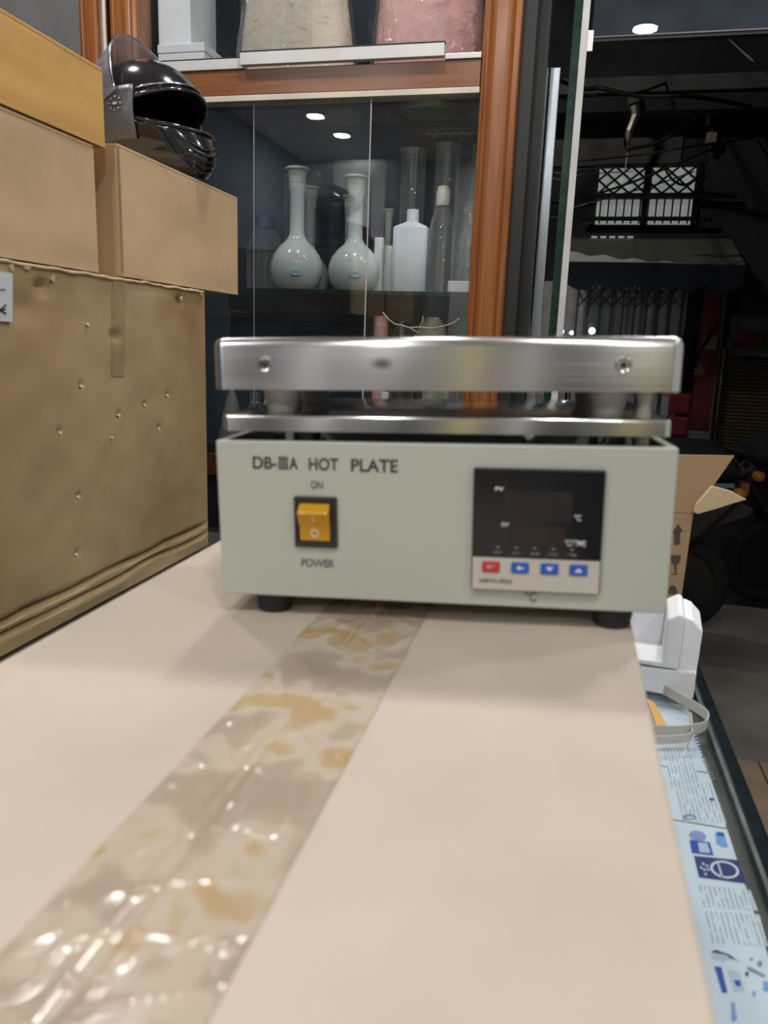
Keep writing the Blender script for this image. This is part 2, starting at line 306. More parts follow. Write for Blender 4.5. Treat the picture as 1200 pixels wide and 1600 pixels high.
# ------------------------------------------------------------------ mesh helpers
class MB:
    def __init__(s): s.v = []; s.f = []
    def add(s, vs, fs):
        k = len(s.v); s.v += [tuple(v) for v in vs]; s.f += [tuple(i + k for i in f) for f in fs]; return s
    def box(s, x0, x1, y0, y1, z0, z1):
        return s.add([(x0, y0, z0), (x1, y0, z0), (x1, y1, z0), (x0, y1, z0), (x0, y0, z1), (x1, y0, z1), (x1, y1, z1), (x0, y1, z1)],
                     [(3, 2, 1, 0), (4, 5, 6, 7), (0, 1, 5, 4), (1, 2, 6, 5), (2, 3, 7, 6), (3, 0, 4, 7)])
    def prism(s, pts, d):                       # closed polygon of 3-D points extruded by vector d
        n = len(pts); d = Vector(d); p = [Vector(q) for q in pts]
        return s.add(p + [q + d for q in p], [tuple(range(n - 1, -1, -1)), tuple(range(n, 2 * n))] + [(i, (i + 1) % n, n + (i + 1) % n, n + i) for i in range(n)])
    def lathe(s, prof, seg=32, c=(0, 0, 0), sx=1.0, sy=1.0, wob=None):   # prof: (r, z) from bottom to top
        vs, fs = [], []
        for (r, z) in prof:
            for k in range(seg):
                a = 2 * math.pi * k / seg; rr = r * (1 + (wob(a, z) if wob else 0))
                vs.append((c[0] + rr * math.cos(a) * sx, c[1] + rr * math.sin(a) * sy, c[2] + z))
        for i in range(len(prof) - 1):
            for k in range(seg):
                k2 = (k + 1) % seg; fs.append((i * seg + k, i * seg + k2, (i + 1) * seg + k2, (i + 1) * seg + k))
        if prof[0][0] > 1e-6: fs.append(tuple(range(seg - 1, -1, -1)))
        if prof[-1][0] > 1e-6: fs.append(tuple((len(prof) - 1) * seg + k for k in range(seg)))
        return s.add(vs, fs)
    def tube(s, path, r, seg=8, closed=False):
        p = [Vector(q) for q in path]; n = len(p); vs, fs = [], []
        rad = r if isinstance(r, (list, tuple)) else [r] * n
        prev = None
        for i in range(n):
            t = (p[(i + 1) % n] - p[i - 1]) if (closed or 0 < i < n - 1) else (p[1] - p[0] if i == 0 else p[-1] - p[-2])
            t.normalize()
            if prev is None: u = t.orthogonal().normalized()
            else:
                u = prev - t * prev.dot(t)
                u = u.normalized() if u.length > 1e-6 else t.orthogonal().normalized()
            prev = u; w = t.cross(u)
            for k in range(seg):
                a = 2 * math.pi * k / seg; vs.append(p[i] + (u * math.cos(a) + w * math.sin(a)) * rad[i])
        for i in range(n if closed else n - 1):
            j = (i + 1) % n
            for k in range(seg):
                k2 = (k + 1) % seg; fs.append((i * seg + k, i * seg + k2, j * seg + k2, j * seg + k))
        if not closed: fs += [tuple(range(seg - 1, -1, -1)), tuple((n - 1) * seg + k for k in range(seg))]
        return s.add(vs, fs)
    def bar(s, a, b, w, h=None): return s.tube([a, b], w / 2, 6)
    def sheet(s, fn, nu, nv, thick=None):       # grid of fn(u,v); thick = offset vector for a closed slab
        vs = [fn(i / nu, j / nv) for j in range(nv + 1) for i in range(nu + 1)]; W = nu + 1
        fs = [(j * W + i, j * W + i + 1, (j + 1) * W + i + 1, (j + 1) * W + i) for j in range(nv) for i in range(nu)]
        if thick is not None:
            n = len(vs); t = Vector(thick); vs2 = [Vector(v) - t for v in vs]
            fs2 = [tuple(n + k for k in reversed(f)) for f in fs]
            rim = [j for j in range(W)] + [j * W + nu for j in range(1, nv + 1)] + [nv * W + i for i in range(nu - 1, -1, -1)] + [j * W for j in range(nv - 1, 0, -1)]
            side = [(rim[i], n + rim[i], n + rim[(i + 1) % len(rim)], rim[(i + 1) % len(rim)]) for i in range(len(rim))]
            return s.add(list(vs) + vs2, fs + fs2 + side)
        return s.add(vs, fs)
    def build(s, name, m, parent=None, smooth=False, bevel=0.0, seg=2, auto=None, solid=0.0):
        me = bpy.data.meshes.new(name); me.from_pydata([tuple(v) for v in s.v], [], s.f); me.update()
        o = bpy.data.objects.new(name, me); col.objects.link(o)
        me.materials.append(MATS[m])
        if smooth:
            for p in me.polygons: p.use_smooth = True
            if auto: me.set_sharp_from_angle(angle=R(auto))
        if solid:
            md = o.modifiers.new('thick', 'SOLIDIFY'); md.thickness = solid
        if bevel:
            md = o.modifiers.new('bevel', 'BEVEL'); md.width = bevel; md.segments = seg; md.limit_method = 'ANGLE'; md.angle_limit = R(40)
        if parent is not None: o.parent = parent
        return o
def tag(o, label=None, cat=None, group=None, kind=None):
    for k, v in (('label', label), ('category', cat), ('group', group), ('kind', kind)):
        if v: o[k] = v
    return o
def thing(name, label, cat, loc=(0, 0, 0), rot=(0, 0, 0), group=None):
    o = bpy.data.objects.new(name, None); o.empty_display_size = 0.05; col.objects.link(o)
    o.location = loc; o.rotation_euler = rot; return tag(o, label, cat, group)
def struct(name, mb, m, **kw): return tag(mb.build(name, m, **kw), kind='structure')
def text(body, m, parent, x0, x1, z0, z1, y=-0.0003, name='lettering', th=0.0003, wid=None):
    """lettering in the local XZ plane facing -Y, fitted to the box x0..x1, z0..z1"""
    cu = bpy.data.curves.new('t', 'FONT'); cu.body = body; cu.extrude = 0; cu.offset = 0.012
    ob = bpy.data.objects.new('t', cu); col.objects.link(ob)
    dg = bpy.context.evaluated_depsgraph_get(); me = bpy.data.meshes.new_from_object(ob.evaluated_get(dg))
    bpy.data.objects.remove(ob); bpy.data.curves.remove(cu)
    xs = [v.co.x for v in me.vertices]; ys = [v.co.y for v in me.vertices]
    ax, bx, ay, by = min(xs), max(xs), min(ys), max(ys)
    for v in me.vertices:
        v.co = Vector((x0 + (v.co.x - ax) / (bx - ax) * (x1 - x0), y, z0 + (v.co.y - ay) / (by - ay) * (z1 - z0)))
    me.name = name; o = bpy.data.objects.new(name, me); col.objects.link(o); me.materials.clear(); me.materials.append(MATS[m]); o.parent = parent
    md = o.modifiers.new('thick', 'SOLIDIFY'); md.thickness = th; md.offset = 0
    return o
def copy_tree(o, parent=None):
    c = o.copy(); col.objects.link(c); c.parent = parent
    for ch in list(o.children):
        if ch is not c: copy_tree(ch, c)
    return c

# ------------------------------------------------------------------ room shell
fl = struct('floor', MB().box(-2.4, 1.95, -3.2, 2.62, -0.1, -0.004), 'grout')
for i in range(6):
    for j in range(2):
        MB().box(-1.66 + i * 0.6, -1.66 + i * 0.6 + 0.594, 1.42 + j * 0.6, 1.42 + j * 0.6 + 0.594, -0.02, 0.0).build('tile', 'tile_tan', fl, bevel=0.002)
MB().box(-2.38, 1.93, -3.18, 1.412, -0.02, 0.0).build('near_paving', 'tile_tan', fl)
struct('pavement', MB().box(-7, 9, 2.62, 4.42, -0.16, -0.012), 'street_concrete')
struct('roadway', MB().box(-7, 9, 4.42, 9.1, -0.16, -0.013), 'asphalt')
struct('ceiling', MB().box(-2.5, 2.05, -3.3, 2.2, CEIL, CEIL + 0.1), 'ceiling_paint')
struct('wall_left', MB().box(-2.5, -2.4, -3.3, 2.2, 0, CEIL), 'wall_blue')
struct('wall_right', MB().box(1.95, 2.05, -3.3, 1.95, 0, CEIL), 'wall_paint')
struct('wall_front', MB().box(-2.4, 1.95, -3.3, -3.2, 0, CEIL), 'wall_mid')
for k, (x0_, x1_, mm_) in enumerate(((-2.1, -1.65, 'reflector_white'), (-1.45, -1.30, 'wall_dark'), (-1.05, -0.86, 'reflector_white'), (-0.35, -0.2, 'wall_dark'), (0.05, 0.25, 'cream_yellow'), (0.48, 0.60, 'reflector_white'), (0.75, 1.0, 'wall_dark'), (1.3, 1.5, 'cream_yellow'))):  # unseen pale and dark bands added for the brushed steel to reflect
    struct('trim_%d' % (k + 4), MB().box(x0_, x1_, -3.199, -3.12, 0, CEIL - 0.001), mm_)
struct('wall_back', MB().box(-2.4, -0.16, 2.1, 2.2, 0, CEIL), 'wall_dark')
tr = struct('window_1', MB().box(-0.015, 1.95, 1.955, 1.963, 2.03, CEIL), 'transom_glass')       # transom over the doorway
MB().box(-0.015, 1.95, 1.950, 1.973, 2.020, 2.0295).build('window_frame', 'cabinet_dark', tr)
MB().box(-0.015, 1.95, 1.9465, 1.9498, 2.0265, 2.0295).build('glazing_bead', 'gate_grey', tr)
dr = tag(bpy.data.objects.new('door_1', None), kind='structure'); col.objects.link(dr); dr.location = (-0.045, 1.95, 0)
MB().box(-0.010, 0.004, 0.0, 0.75, 0.02, 2.84).build('door_pane', 'shelf_glass', dr)
MB().box(-0.012, 0.006, -0.003, 0.0, 0.02, 2.84).build('glass_edge', 'glass_edge_green', dr)
MB().box(0.006, 0.022, -0.008, 0.006, 0.02, 2.84).build('door_seal', 'seal_white', dr, bevel=0.002)
hb = MB().box(0.022, 0.034, -0.004, 0.003, 2.000, 2.042).build('door_hinge', 'aluminium', dr)
struct('trim_1', MB().box(-0.101, -0.077, 1.951, 1.975, 0, 1.972), 'strip_metal', bevel=0.002)
struct('trim_2', MB().box(-0.155, -0.103, 1.86, 1.99, 0, CEIL), 'cabinet_dark')
struct('trim_3', MB().box(-0.155, -0.128, 1.81, 1.85, 0, CEIL), 'cabinet_dark')

# recessed downlights
for i, (x, y) in enumerate(DOWNLIGHTS):
    t = thing('ceiling_downlight', 'round white recessed downlight set in the shop ceiling', 'light', (x, y, CEIL - 0.012), group='ceiling downlights')
    MB().lathe([(0.052, 0.0), (0.062, 0.0), (0.066, 0.004), (0.066, 0.011), (0.052, 0.011)], 24).build('trim_ring', 'seal_white', t, True, auto=40)
    MB().lathe([(0.0, 0.004), (0.051, 0.004), (0.051, 0.0105), (0.0, 0.0105)], 24).build('lens', 'downlight_lens', t)
    ld = bpy.data.lights.new('downlight', 'AREA'); ld.shape = 'DISK'; ld.size = 0.11; ld.energy = LIGHT_W * (1.75 if y < -1.5 else 1.15 if y < 0.5 else 1.4); ld.color = (1.0, 0.985, 0.955)
    lo = bpy.data.objects.new('downlight', ld); col.objects.link(lo); lo.parent = t; lo.location = (0, 0, -0.006)

# ------------------------------------------------------------------ glass counter
CT = 0.97; CX = 0.187
ct = thing('glass_counter', 'dark edged glass topped shop counter under the cartons', 'counter', (-0.45, 0.65, 0))
def W2(o, *p): return [Vector(q) - o.location for q in p]
def wbox(t, x0, x1, y0, y1, z0, z1):
    l = t.location; return MB().box(x0 - l.x, x1 - l.x, y0 - l.y, y1 - l.y, z0 - l.z, z1 - l.z)
CY0, CY1 = -0.02, 1.40
wbox(ct, -1.25, 0.150, CY0 + 0.03, CY1 - 0.03, 0.06, 0.93).build('body', 'wood_dark', ct)
wbox(ct, -1.22, 0.120, CY0 + 0.06, CY1 - 0.06, 0.0, 0.06).build('plinth', 'cabinet_dark', ct)
wbox(ct, -1.27, 0.171, CY0, CY1, 0.93, 0.959).build('board', 'counter_board', ct)
wbox(ct, -1.27, 0.171, CY0, CY1, 0.9615, CT).build('glass_top', 'counter_glass', ct)
wbox(ct, 0.171, 0.1745, CY0, CY1, 0.925, CT + 0.001).build('inner_highlight', 'counter_highlight', ct)  # highlight along the inner glass edge, painted as a paler strip
wbox(ct, 0.1745, CX, CY0, CY1, 0.925, CT + 0.001).build('edge_strip', 'counter_edge', ct, bevel=0.002)
wbox(ct, CX, CX + 0.008, CY0, CY1, 0.90, CT - 0.012).build('lower_trim', 'counter_edge', ct, bevel=0.002)

# printed sheets under the glass
PZ = 0.9592
def sheet_thing(label, y0, y1, x1=0.1615):
    t = thing('price_sheet', label, 'paper', (0.08, (y0 + y1) / 2, PZ), group='printed sheets under the counter glass')
    MB().box(-0.16, x1 - 0.08, y0 - t.location.y, y1 - t.location.y, 0, 0.0004).build('sheet', 'paper_white', t)
    return t
def pic(t, pts, m, name='picture', dz=0.0005, th=0.0001):
    P = [AZ(x, y, PZ) - t.location for x, y in pts]
    return MB().prism([(p.x, p.y, dz) for p in P], (0, 0, th)).build(name, m, t)
ysplit = AZ(1110, 1291, PZ).y; ytop = AZ(1085, 1205, PZ).y; yend = 0.36
s1 = sheet_thing('price sheet with two bold title lines beside the white strap', ytop + 0.001, 0.98)
s2 = sheet_thing('price sheet of fine rows with a small round blue stamp', ysplit + 0.001, ytop - 0.001)
s3 = sheet_thing('catalogue sheet with blue product pictures by the carton edge', yend, ysplit - 0.001)
# fine print blocks
def block(t, pts): return pic(t, pts, 'printed_rows', 'printed_block', 0.00045)
block(s1, [(1036, 1166), (1078, 1160), (1092, 1222), (1047, 1232)])
block(s2, [(1052, 1232), (1112, 1222), (1135, 1287), (1068, 1285)])
block(s3, [(1092, 1384), (1172, 1392), (1184, 1424), (1098, 1418)])
block(s3, [(1099, 1424), (1186, 1430), (1200, 1480), (1108, 1474)])
for k in range(8):
    a = k * 5.0; pic(s1, [(1082 + a * 0.40, 1146 + a), (1088 + a * 0.40, 1145 + a), (1089 + a * 0.40, 1147.6 + a), (1083 + a * 0.40, 1148.6 + a)], 'navy_print', 'title_mark')
for k in range(8):
    a = 38 + k * 4.7; pic(s1, [(1079 + a * 0.43, 1146 + a), (1086 + a * 0.43, 1145 + a), (1087 + a * 0.43, 1147.2 + a), (1080 + a * 0.43, 1148.2 + a)], 'grey_print', 'title_mark')
def ell(cx, cy, rx, ry, n=16, sk=0.0): return [(cx + rx * math.cos(2 * math.pi * k / n) + sk * math.sin(2 * math.pi * k / n), cy + ry * math.sin(2 * math.pi * k / n)) for k in range(n)]
pic(s2, ell(1112, 1250, 4, 2.4), 'blue_print', 'stamp')
pic(s2, ell(1077, 1278, 11, 5), 'grey_print', 'picture'); pic(s2, ell(1078, 1279, 6, 2.6), 'pale_print', 'picture', 0.0007)
pic(s3, ell(1090, 1307, 13, 8.5, sk=3), 'violet_print')
pic(s3, [(1077, 1313), (1109, 1317), (1115, 1338), (1081, 1334)], 'blue_print')
pic(s3, [(1090, 1317), (1105, 1319), (1110, 1334), (1093, 1333)], 'pale_print', 'picture', 0.0007)
pic(s3, [(1117, 1301), (1131, 1302), (1138, 1325), (1128, 1325), (1119, 1319)], 'sky_print')
pic(s3, [(1120, 1301), (1130, 1302), (1132, 1308), (1121, 1307)], 'blue_print', 'picture', 0.0007)
pic(s3, [(1084, 1338), (1154, 1345), (1167, 1382), (1092, 1372)], 'navy_print')
ring_o = ell(1132, 1360, 22, 14, 20, 6)
pm = MB(); ri = ell(1132, 1360, 18, 11, 20, 5)
for k in range(20):
    q = [AZ(*p, PZ) - s3.location for p in (ring_o[k], ring_o[(k + 1) % 20], ri[(k + 1) % 20], ri[k])]
    pm.prism([(p.x, p.y, 0.0007) for p in q], (0, 0, 0.0001))
pm.build('picture_ring', 'paper_white', s3)
pic(s3, [(1120, 1348), (1122, 1348), (1130, 1372), (1127, 1372)], 'paper_white', 'picture', 0.0007)
for k, (x, y) in enumerate([(1096, 1349), (1102, 1352), (1104, 1358), (1098, 1358), (1100, 1365), (1093, 1355)]):
    pic(s3, [(x, y), (x + 4, y + 0.4), (x + 5, y + 4), (x + 1, y + 3.6)], 'pale_print', 'picture', 0.0007)
pic(s3, [(1110, 1489), (1118, 1485), (1138, 1492), (1154, 1503), (1140, 1498), (1134, 1493)], 'navy_print')
pic(s3, [(1112, 1491), (1136, 1494), (1142, 1500), (1130, 1504), (1112, 1499)], 'pale_print')
pic(s3, [(1116, 1511), (1127, 1512), (1137, 1553), (1128, 1552)], 'blue_print')
pic(s3, [(1136, 1515), (1156, 1520), (1164, 1550), (1146, 1552)], 'pale_print')
pic(s3, [(1146, 1533), (1156, 1533), (1158, 1543), (1150, 1542)], 'blue_print', 'picture', 0.0007)
pic(s3, ell(1187, 1507, 4, 5), 'grey_print'); pic(s3, ell(1174, 1500, 3, 2), 'grey_print')
pic(s3, [(1166, 1512), (1172, 1512), (1196, 1525), (1194, 1529), (1170, 1518)], 'grey_print')
pic(s3, [(1192, 1534), (1204, 1536), (1206, 1552), (1192, 1550)], 'sky_print')
pic(s3, ell(1167, 1523, 3, 4), 'navy_print'); pic(s3, ell(1178, 1554, 3, 5), 'violet_print')
pic(s3, [(1142, 1567), (1148, 1568), (1150, 1597), (1143, 1597)], 'violet_print'); pic(s3, ell(1147, 1591, 5, 5), 'sky_print', 'picture', 0.0007)

# ------------------------------------------------------------------ the hot plate's carton (foreground)
HP_LOC = Vector((-0.0682, 0.4446, 1.1945)); YAW, ROL = R(4.92), R(-2.18)
HR = Matrix.Rotation(YAW, 3, 'Z') @ Matrix.Rotation(ROL, 3, 'Y')
base = HP_LOC + HR @ Vector((0, 0, -0.0135)); nrm = HR @ Vector((0, 0, 1))
SX, SY = -nrm.x / nrm.z, -nrm.y / nrm.z
def ztop(x, y): return base.z + SX * (x - base.x) + SY * (y - base.y)
BX0, BX1, BY0, BY1, SEAM = -0.289, 0.0505, 0.03, 0.66, -0.109
fc = thing('cardboard_carton', 'pale cardboard carton with a taped seam carrying the hot plate', 'box', ((BX0 + BX1) / 2, (BY0 + BY1) / 2, CT + 0.001))
L = fc.location
m = MB()
TH = 0.004
crn = [(BX0, BY0), (BX1, BY0), (BX1, BY1), (BX0, BY1)]
m.add([(x - L.x, y - L.y, 0) for x, y in crn] + [(x - L.x, y - L.y, ztop(x, y) - TH - 0.0005 - L.z) for x, y in crn],
      [(3, 2, 1, 0), (4, 5, 6, 7), (0, 1, 5, 4), (1, 2, 6, 5), (2, 3, 7, 6), (3, 0, 4, 7)])
m.build('carton_body', 'kraft_pale', fc, bevel=0.003)
def flap(x0, x1):
    def fn(u, v):
        x = x0 + (x1 - x0) * u; y = BY0 + (BY1 - BY0) * v
        e = min(u, 1 - u) * abs(x1 - x0)
        z = ztop(x, y) + 0.0006 * noise.noise(Vector((x * 14, y * 14, 3))) * min(1, e / 0.02)
        return (x - L.x, y - L.y, z - L.z)
    return MB().sheet(fn, 24, 60, (0, 0, TH)).build('top_flap', 'kraft_pale', fc, True, bevel=0.0022, seg=3, auto=40)
flap(BX0, SEAM - 0.0006); flap(SEAM + 0.0006, BX1)
def tape_fn(u, v):
    y = 0.034 + (0.652 - 0.034) * v
    hw = 0.0335 + 0.0008 * noise.noise(Vector((u * 2, y * 30, 1)))
    x = SEAM + (u - 0.5) * 2 * hw
    p = Vector((x * 1.0, y, 0)); d = abs(x - SEAM)
    w = abs(noise.noise(Vector((x * 42 + y * 22, y * 20 - x * 12, 7.3))))
    w2 = abs(noise.noise(Vector((x * 24 - y * 12, y * 26, 2.1))))
    h = 0.0008 + max(0, 0.055 - w) * 0.014 + max(0, 0.045 - w2) * 0.016
    h += 0.0012 * math.exp(-(d / 0.0016) ** 2) + 0.0007 * math.exp(-((x - SEAM + 0.007 + 0.003 * math.sin(y * 13)) / 0.0015) ** 2)
    e = min(u, 1 - u); h = 0.0007 + (h - 0.0007) * min(1, e / 0.08)
    return (x - L.x, y - L.y, ztop(x, y) + h - L.z)
MB().sheet(tape_fn, 56, 420, (0, 0, 0.0003)).build('packing_tape', 'packing_tape', fc, True, auto=60)

# ------------------------------------------------------------------ hot plate
hp = thing('hot_plate', 'grey laboratory hot plate with brushed steel top on the pale carton', 'hot plate', base, (0, ROL, YAW))
Z0 = 0.0135; BW = 0.136; BD = 0.185; BH = 0.098
b = MB()
b.box(-BW, BW, 0, 0.002, Z0, Z0 + BH); bf = b.build('body_front', 'powder_coat', hp, bevel=0.0018, seg=3)
m = MB(); m.box(-BW, -BW + 0.002, 0.002, BD, Z0, Z0 + BH); m.box(BW - 0.002, BW, 0.002, BD, Z0, Z0 + BH); m.box(-BW + 0.002, BW - 0.002, BD - 0.002, BD, Z0, Z0 + BH); m.box(-BW + 0.002, BW - 0.002, 0.002, BD - 0.002, Z0, Z0 + 0.002)
m.build('body_shell', 'powder_coat', hp, bevel=0.0008)
m = MB(); T = Z0 + BH
m.box(-BW + 0.0005, BW - 0.0005, 0.0005, 0.006, T - 0.0015, T + 0.0003).box(-BW + 0.0005, -BW + 0.006, 0.006, BD - 0.006, T - 0.0015, T + 0.0003).box(BW - 0.006, BW - 0.0005, 0.006, BD - 0.006, T - 0.0015, T + 0.0003).box(-BW + 0.0005, BW - 0.0005, BD - 0.006, BD - 0.0005, T - 0.0015, T + 0.0003)
m.build('top_rim', 'powder_coat', hp, bevel=0.0007)
MB().box(-BW + 0.003, BW - 0.003, 0.003, BD - 0.003, T - 0.03, T - 0.028).build('inner_deck', 'dark_inside', hp)
# tray
def rounded(x0, x1, y0, y1, r, z, n=6):
    pts = []
    for cx, cy, a0 in ((x1 - r, y0 + r, -90), (x1 - r, y1 - r, 0), (x0 + r, y1 - r, 90), (x0 + r, y0 + r, 180)):
        for k in range(n + 1):
            a = R(a0 + 90 * k / n); pts.append((cx + r * math.cos(a), cy + r * math.sin(a), z))
    return pts
def round_top_slab(x0, x1, y0, y1, rc, z0, z1, rb, n=6, nb=5):
    rings = [(0.0, z0)] + [(rb * (1 - math.cos(R(90 * k / nb))), z1 - rb + rb * math.sin(R(90 * k / nb))) for k in range(nb + 1)]
    mb = MB(); vs = []; cnt = 4 * (n + 1)
    for ins, z in rings: vs += rounded(x0 + ins, x1 - ins, y0 + ins, y1 - ins, max(rc - ins, 0.0004), z, n)
    fs = [(i * cnt + k, i * cnt + (k + 1) % cnt, (i + 1) * cnt + (k + 1) % cnt, (i + 1) * cnt + k) for i in range(len(rings) - 1) for k in range(cnt)]
    fs += [tuple(range(cnt - 1, -1, -1)), tuple((len(rings) - 1) * cnt + k for k in range(cnt))]
    return mb.add(vs, fs)
TW = 0.1315
round_top_slab(-TW, TW, 0.0, 0.155, 0.004, Z0 + 0.1043, Z0 + 0.1141, 0.0018).build('heat_shield_tray', 'bright_tray', hp, True, auto=60)
for x, y in ((-0.105, 0.035), (0.0535, 0.022), (-0.105, 0.135), (0.105, 0.135)):
    MB().lathe([(0.0035, T - 0.028), (0.0035, T + 0.003), (0.0055, T + 0.003), (0.0055, T + 0.0065), (0.0, T + 0.0065)], 12, (x, y, 0)).build('standoff', 'screw_steel', hp)
TT = Z0 + 0.1141; PB = Z0 + 0.1291; PT = Z0 + 0.1596
for x, y in ((-0.1008, 0.027), (0.0990, 0.027), (-0.1005, 0.115), (0.0985, 0.115)):
    MB().lathe([(0.0088, TT), (0.0094, TT + 0.001), (0.0118, PB - 0.001), (0.0118, PB)], 28, (x, y, 0)).build('ceramic_foot', 'ceramic', hp, True, auto=40)
MB().lathe([(0.0040, T - 0.025), (0.0040, TT + 0.003), (0.0034, TT + 0.005), (0.0034, TT + 0.008), (0.0042, TT + 0.010), (0.0042, PB)], 16, (0.1182, 0.016, 0)).build('cable_sleeve', 'sleeve_white', hp, True, auto=40)
# top plate
PW = 0.1355
round_top_slab(-PW, PW, -0.001, 0.165, 0.0068, PB, PT, 0.0058, 8).build('heating_plate', 'brushed_steel', hp, True, auto=60)
for sx in (-0.1027, 0.1028):
    sc = MB(); c = (sx, -0.001, Z0 + 0.144)
    prof = [(0.0024, -0.0004), (0.0030, 0.0010), (0.0040, 0.0013), (0.0045, 0.0006), (0.0047, 0.0)]
    vs, fs, n = [], [], 24
    for r, h in prof:
        for k in range(n):
            a = 2 * math.pi * k / n; vs.append((c[0] + r * math.cos(a), c[1] - h, c[2] + r * math.sin(a)))
    for i in range(len(prof) - 1):
        for k in range(n): fs.append((i * n + k, i * n + (k + 1) % n, (i + 1) * n + (k + 1) % n, (i + 1) * n + k))
    fs.append(tuple(range(n)))
    s_ = sc.add(vs, fs).build('screw', 'screw_steel', hp, True, auto=30)
    MB().prism([(c[0] + 0.0019 * math.cos(R(60 * k)), c[1] - 0.0003, c[2] + 0.0019 * math.sin(R(60 * k))) for k in range(6)], (0, -0.0004, 0)).build('hex_socket', 'dark_inside', s_)
for x, y in ((-0.1065, 0.016), (0.1075, 0.016), (-0.1065, BD - 0.016), (0.1075, BD - 0.016)):
    MB().lathe([(0.0098, 0.0), (0.0108, 0.0008), (0.0122, 0.0105), (0.0122, Z0)], 28, (x, y, 0)).build('rubber_foot', 'black_rubber', hp, True, auto=40)
# lettering
zz = lambda mm: Z0 + mm / 1000
text('DB-', 'ink_black', bf, -0.1127, -0.0975, zz(81.4), zz(88.8))
m = MB()
for k in range(3): m.box(-0.0962 + k * 0.0021, -0.0951 + k * 0.0021, -0.0005, -0.0001, zz(81.4), zz(88.8))
m.box(-0.0966, -0.0905, -0.0005, -0.0001, zz(88.2), zz(88.8)); m.box(-0.0966, -0.0905, -0.0005, -0.0001, zz(81.4), zz(82.0))
m.build('lettering', 'ink_black', bf)
text('A', 'ink_black', bf, -0.0897, -0.0845, zz(81.3), zz(88.8))
text('HOT', 'ink_black', bf, -0.0775, -0.0594, zz(81.1), zz(88.6)); text('PLATE', 'ink_black', bf, -0.0515, -0.0233, zz(80.9), zz(88.5))
text('ON', 'ink_grey', bf, -0.0768, -0.0692, zz(69.8), zz(74.6)); text('POWER', 'ink_grey', bf, -0.0837, -0.0628, zz(20.3), zz(25.4))
text('°C', 'ink_grey', bf, 0.0538, 0.0608, zz(4.1), zz(10.2))
# rocker switch
sw = MB(); x0, x1, z0, z1 = -0.0872, -0.0605, zz(33.2), zz(64.8)
fx0, fx1, fz0, fz1 = -0.0846, -0.0640, zz(36.4), zz(61.3)
for (a, b_, c, d) in ((x0, x1, z0, fz0), (x0, x1, fz1, z1), (x0, fx0, fz0, fz1), (fx1, x1, fz0, fz1)): sw.box(a, b_, -0.0022, 0.001, c, d)
so = sw.build('power_switch', 'black_plastic', hp, bevel=0.0006)
MB().box(fx0, fx1, -0.0006, 0.0005, fz0, fz1).build('switch_well', 'black_plastic', so)
prof = [(-0.0008, fz0 + 0.0008), (-0.0022, fz0 + 0.0008), (-0.0030, fz0 + 0.010), (-0.0082, fz1 - 0.0062), (-0.0082, fz1 - 0.0052), (-0.0022, fz1 - 0.0006), (-0.0008, fz1 - 0.0006)]
rk = MB().prism([(fx0 + 0.0007, y, z) for y, z in prof], (fx1 - fx0 - 0.0014, 0, 0)).build('rocker', 'amber', so, True, bevel=0.0008, auto=30)
cx = (fx0 + fx1) / 2
def ry(z): return -0.0030 + (-0.0052) * (z - fz0 - 0.010) / (fz1 - 0.0062 - fz0 - 0.010) if z > fz0 + 0.010 else -0.0022 - 0.0008 * (z - fz0 - 0.0008) / 0.0092
za = fz0 + 0.0135
MB().prism([(cx - 0.0007, ry(za) - 0.0002, za), (cx + 0.0007, ry(za) - 0.0002, za), (cx + 0.0007, ry(za + .0035) - 0.0002, za + 0.0035), (cx - 0.0007, ry(za + .0035) - 0.0002, za + 0.0035)], (0, 0.0003, 0)).build('on_mark', 'mark_pale', rk)
rg = [(cx + 0.0023 * math.cos(R(15 * k)), ry(fz0 + 0.0058 + 0.0023 * math.sin(R(15 * k))) - 0.0001, fz0 + 0.0058 + 0.0023 * math.sin(R(15 * k))) for k in range(24)]
MB().tube(rg, 0.0006, 6, True).build('off_mark', 'mark_pale', rk, True)
# temperature controller
cx0, cx1, cz0, cz1, cs = 0.0217, 0.0968, zz(10.9), zz(84.9), zz(31.6)
tc = MB().box(cx0, cx1, -0.0030, 0.001, cz0, cz1).build('temperature_controller', 'black_plastic', hp, bevel=0.0012, seg=3)
MB().box(cx0 + 0.0006, cx1 - 0.0006, -0.0036, -0.0028, cs, cz1 - 0.0006).build('display_window', 'screen_black', tc, bevel=0.0003)
MB().box(cx0 + 0.0006, cx1 - 0.0006, -0.0036, -0.0028, cz0 + 0.0006, cs - 0.0002).build('key_panel', 'panel_cream', tc, bevel=0.0003)
yb = -0.0037
def cl(px_, py_):                             # local x,z on the controller face from measured fractions
    return cx0 + (cx1 - cx0) * px_, cz1 - (cz1 - cz0) * py_
def crect(name, m, a, b_, c, d, parent=tc, y0=yb - 0.0003, y1=yb + 0.0002, bev=0.0):
    xa, za_ = cl(a, b_); xb, zb = cl(c, d); return MB().box(xa, xb, y0, y1, zb, za_).build(name, m, parent, bevel=bev)
crect('led_digits', 'led_window', 0.24, 0.17, 0.76, 0.41); crect('led_digits', 'led_window', 0.29, 0.46, 0.72, 0.60)
def ctext(s, a, b_, c, d, m='print_white', y=yb - 0.0002, parent=tc):
    xa, za_ = cl(a, b_); xb, zb = cl(c, d); return text(s, m, parent, xa, xb, zb, za_, y, th=0.0002)
ctext('PV', 0.170, 0.145, 0.235, 0.180); ctext('SV', 0.225, 0.430, 0.285, 0.462); ctext('°C', 0.780, 0.350, 0.830, 0.400); ctext('°C/TIME', 0.715, 0.555, 0.875, 0.605)
